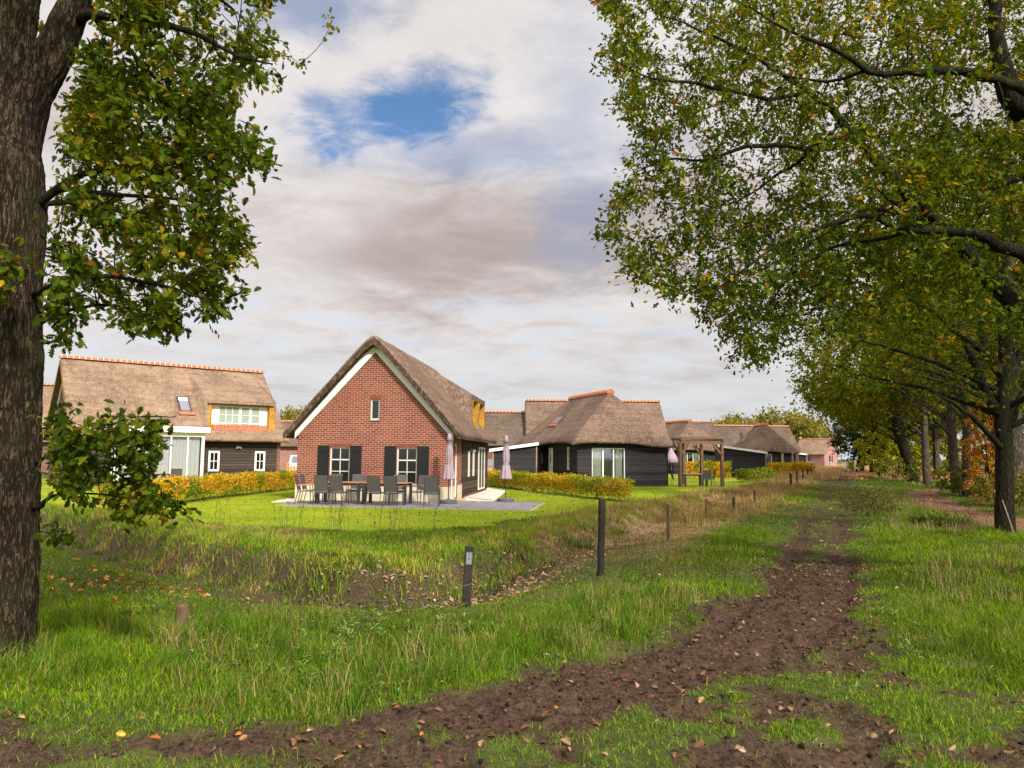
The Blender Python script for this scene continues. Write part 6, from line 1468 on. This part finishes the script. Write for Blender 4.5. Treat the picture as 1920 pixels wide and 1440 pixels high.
x, y = pick(420, -11, 5, 17, 34, lambda x, y, m: (m['lawn'] > .5)*((x < -8.4) | (x > -1.5) | (y < 24.5))*1.0, 520)
litter('lawn_leaves', x, y, .085, LB, (4, 3, 1, 2, 3, 1), 'scattered fallen leaves on the clipped lawn', 521, JAG, .05)

# ------------------------------------------------------------------ walker and dog
def skin_obj(name, pts, edges, rad, mat, parent, root=0, sub=2):
    me = bpy.data.meshes.new(name); me.from_pydata(pts, edges, []); o = link(name, me, M[mat], parent)
    m = o.modifiers.new('skin', 'SKIN'); m.use_smooth_shade = True
    for i, v in enumerate(me.skin_vertices[0].data):
        v.radius = (rad[i], rad[i]*.85) if not isinstance(rad[i], tuple) else rad[i]; v.use_root = i == root
    s_ = o.modifiers.new('sub', 'SUBSURF'); s_.levels = s_.render_levels = sub; return o
def walker():
    g = G(1590, 884.5); r = empty('person', (g[0], g[1], -.02), .5, 'person in pale shirt and light blue trousers standing at the far end of the lane', 'person')
    # faces +x
    pts = [(0, 0, .92), (0, 0, 1.15), (.03, 0, 1.38), (.06, 0, 1.50), (.09, 0, 1.62), (.10, 0, 1.72), (0, .18, 1.38), (.06, .22, 1.12), (.26, .16, 1.02), (.33, .12, 1.02), (0, -.18, 1.38), (.08, -.22, 1.12), (.28, -.16, 1.05), (.35, -.12, 1.06),
           (0, .10, .86), (.04, .11, .48), (-.02, .11, .08), (.14, .12, .03), (0, -.10, .86), (-.06, -.11, .48), (-.16, -.11, .08), (-.02, -.12, .03)]
    ed = [(0, 1), (1, 2), (2, 3), (3, 4), (4, 5), (2, 6), (6, 7), (7, 8), (8, 9), (2, 10), (10, 11), (11, 12), (12, 13), (0, 14), (14, 15), (15, 16), (16, 17), (0, 18), (18, 19), (19, 20), (20, 21)]
    rad = [.14, .13, .15, .055, .10, .07, .06, .045, .035, .03, .06, .045, .035, .03, .09, .06, .045, .035, .09, .06, .045, .035]
    skin_obj('body', pts, ed, rad, 'skin', r)
    skin_obj('shirt', [(0, 0, .90), (0, 0, 1.15), (.02, 0, 1.40), (0, .19, 1.38), (.06, .23, 1.12), (0, -.19, 1.38), (.08, -.23, 1.12)], [(0, 1), (1, 2), (2, 3), (3, 4), (2, 5), (5, 6)], [.17, .165, .17, .085, .065, .085, .065], 'shirt', r)
    skin_obj('trousers', [(0, 0, .90), (0, .10, .84), (.04, .11, .48), (-.02, .11, .10), (0, -.10, .84), (-.06, -.11, .48), (-.16, -.11, .10)], [(0, 1), (1, 2), (2, 3), (0, 4), (4, 5), (5, 6)], [.17, .12, .09, .085, .12, .09, .085], 'trousers', r)
    b = MB(); b.M = Matrix.Translation((.07, 0, 1.68)); b.lathe([(.02, -.09), (.105, -.04), (.112, .03), (.08, .10), (.02, .12)], 16); b.build('hair', M['hair'], r, smooth=True, uv=False)
walker()
def dog():
    g = G(1604, 884.5); r = empty('dog', (g[0], g[1], -.02), .1, 'white dog beside the person at the far end of the lane', 'dog')
    pts = [(0, 0, .50), (.25, 0, .54), (.45, 0, .58), (.58, 0, .76), (.72, 0, .82), (.86, 0, .78), (-.12, 0, .52), (-.32, 0, .66),
           (.42, .10, .42), (.40, .10, .22), (.43, .10, .03), (.42, -.10, .42), (.46, -.10, .22), (.44, -.10, .03), (-.05, .10, .40), (-.15, .10, .22), (-.10, .10, .03), (-.05, -.10, .40), (-.11, -.10, .22), (-.06, -.10, .03), (.68, .07, .92), (.68, -.07, .92)]
    ed = [(0, 1), (1, 2), (2, 3), (3, 4), (4, 5), (0, 6), (6, 7), (2, 8), (8, 9), (9, 10), (2, 11), (11, 12), (12, 13), (0, 14), (14, 15), (15, 16), (0, 17), (17, 18), (18, 19), (4, 20), (4, 21)]
    rad = [.13, .14, .15, .09, .09, .045, .09, .03, .06, .035, .03, .06, .035, .03, .07, .035, .03, .07, .035, .03, .025, .025]
    skin_obj('body', pts, ed, rad, 'fur', r)
dog()
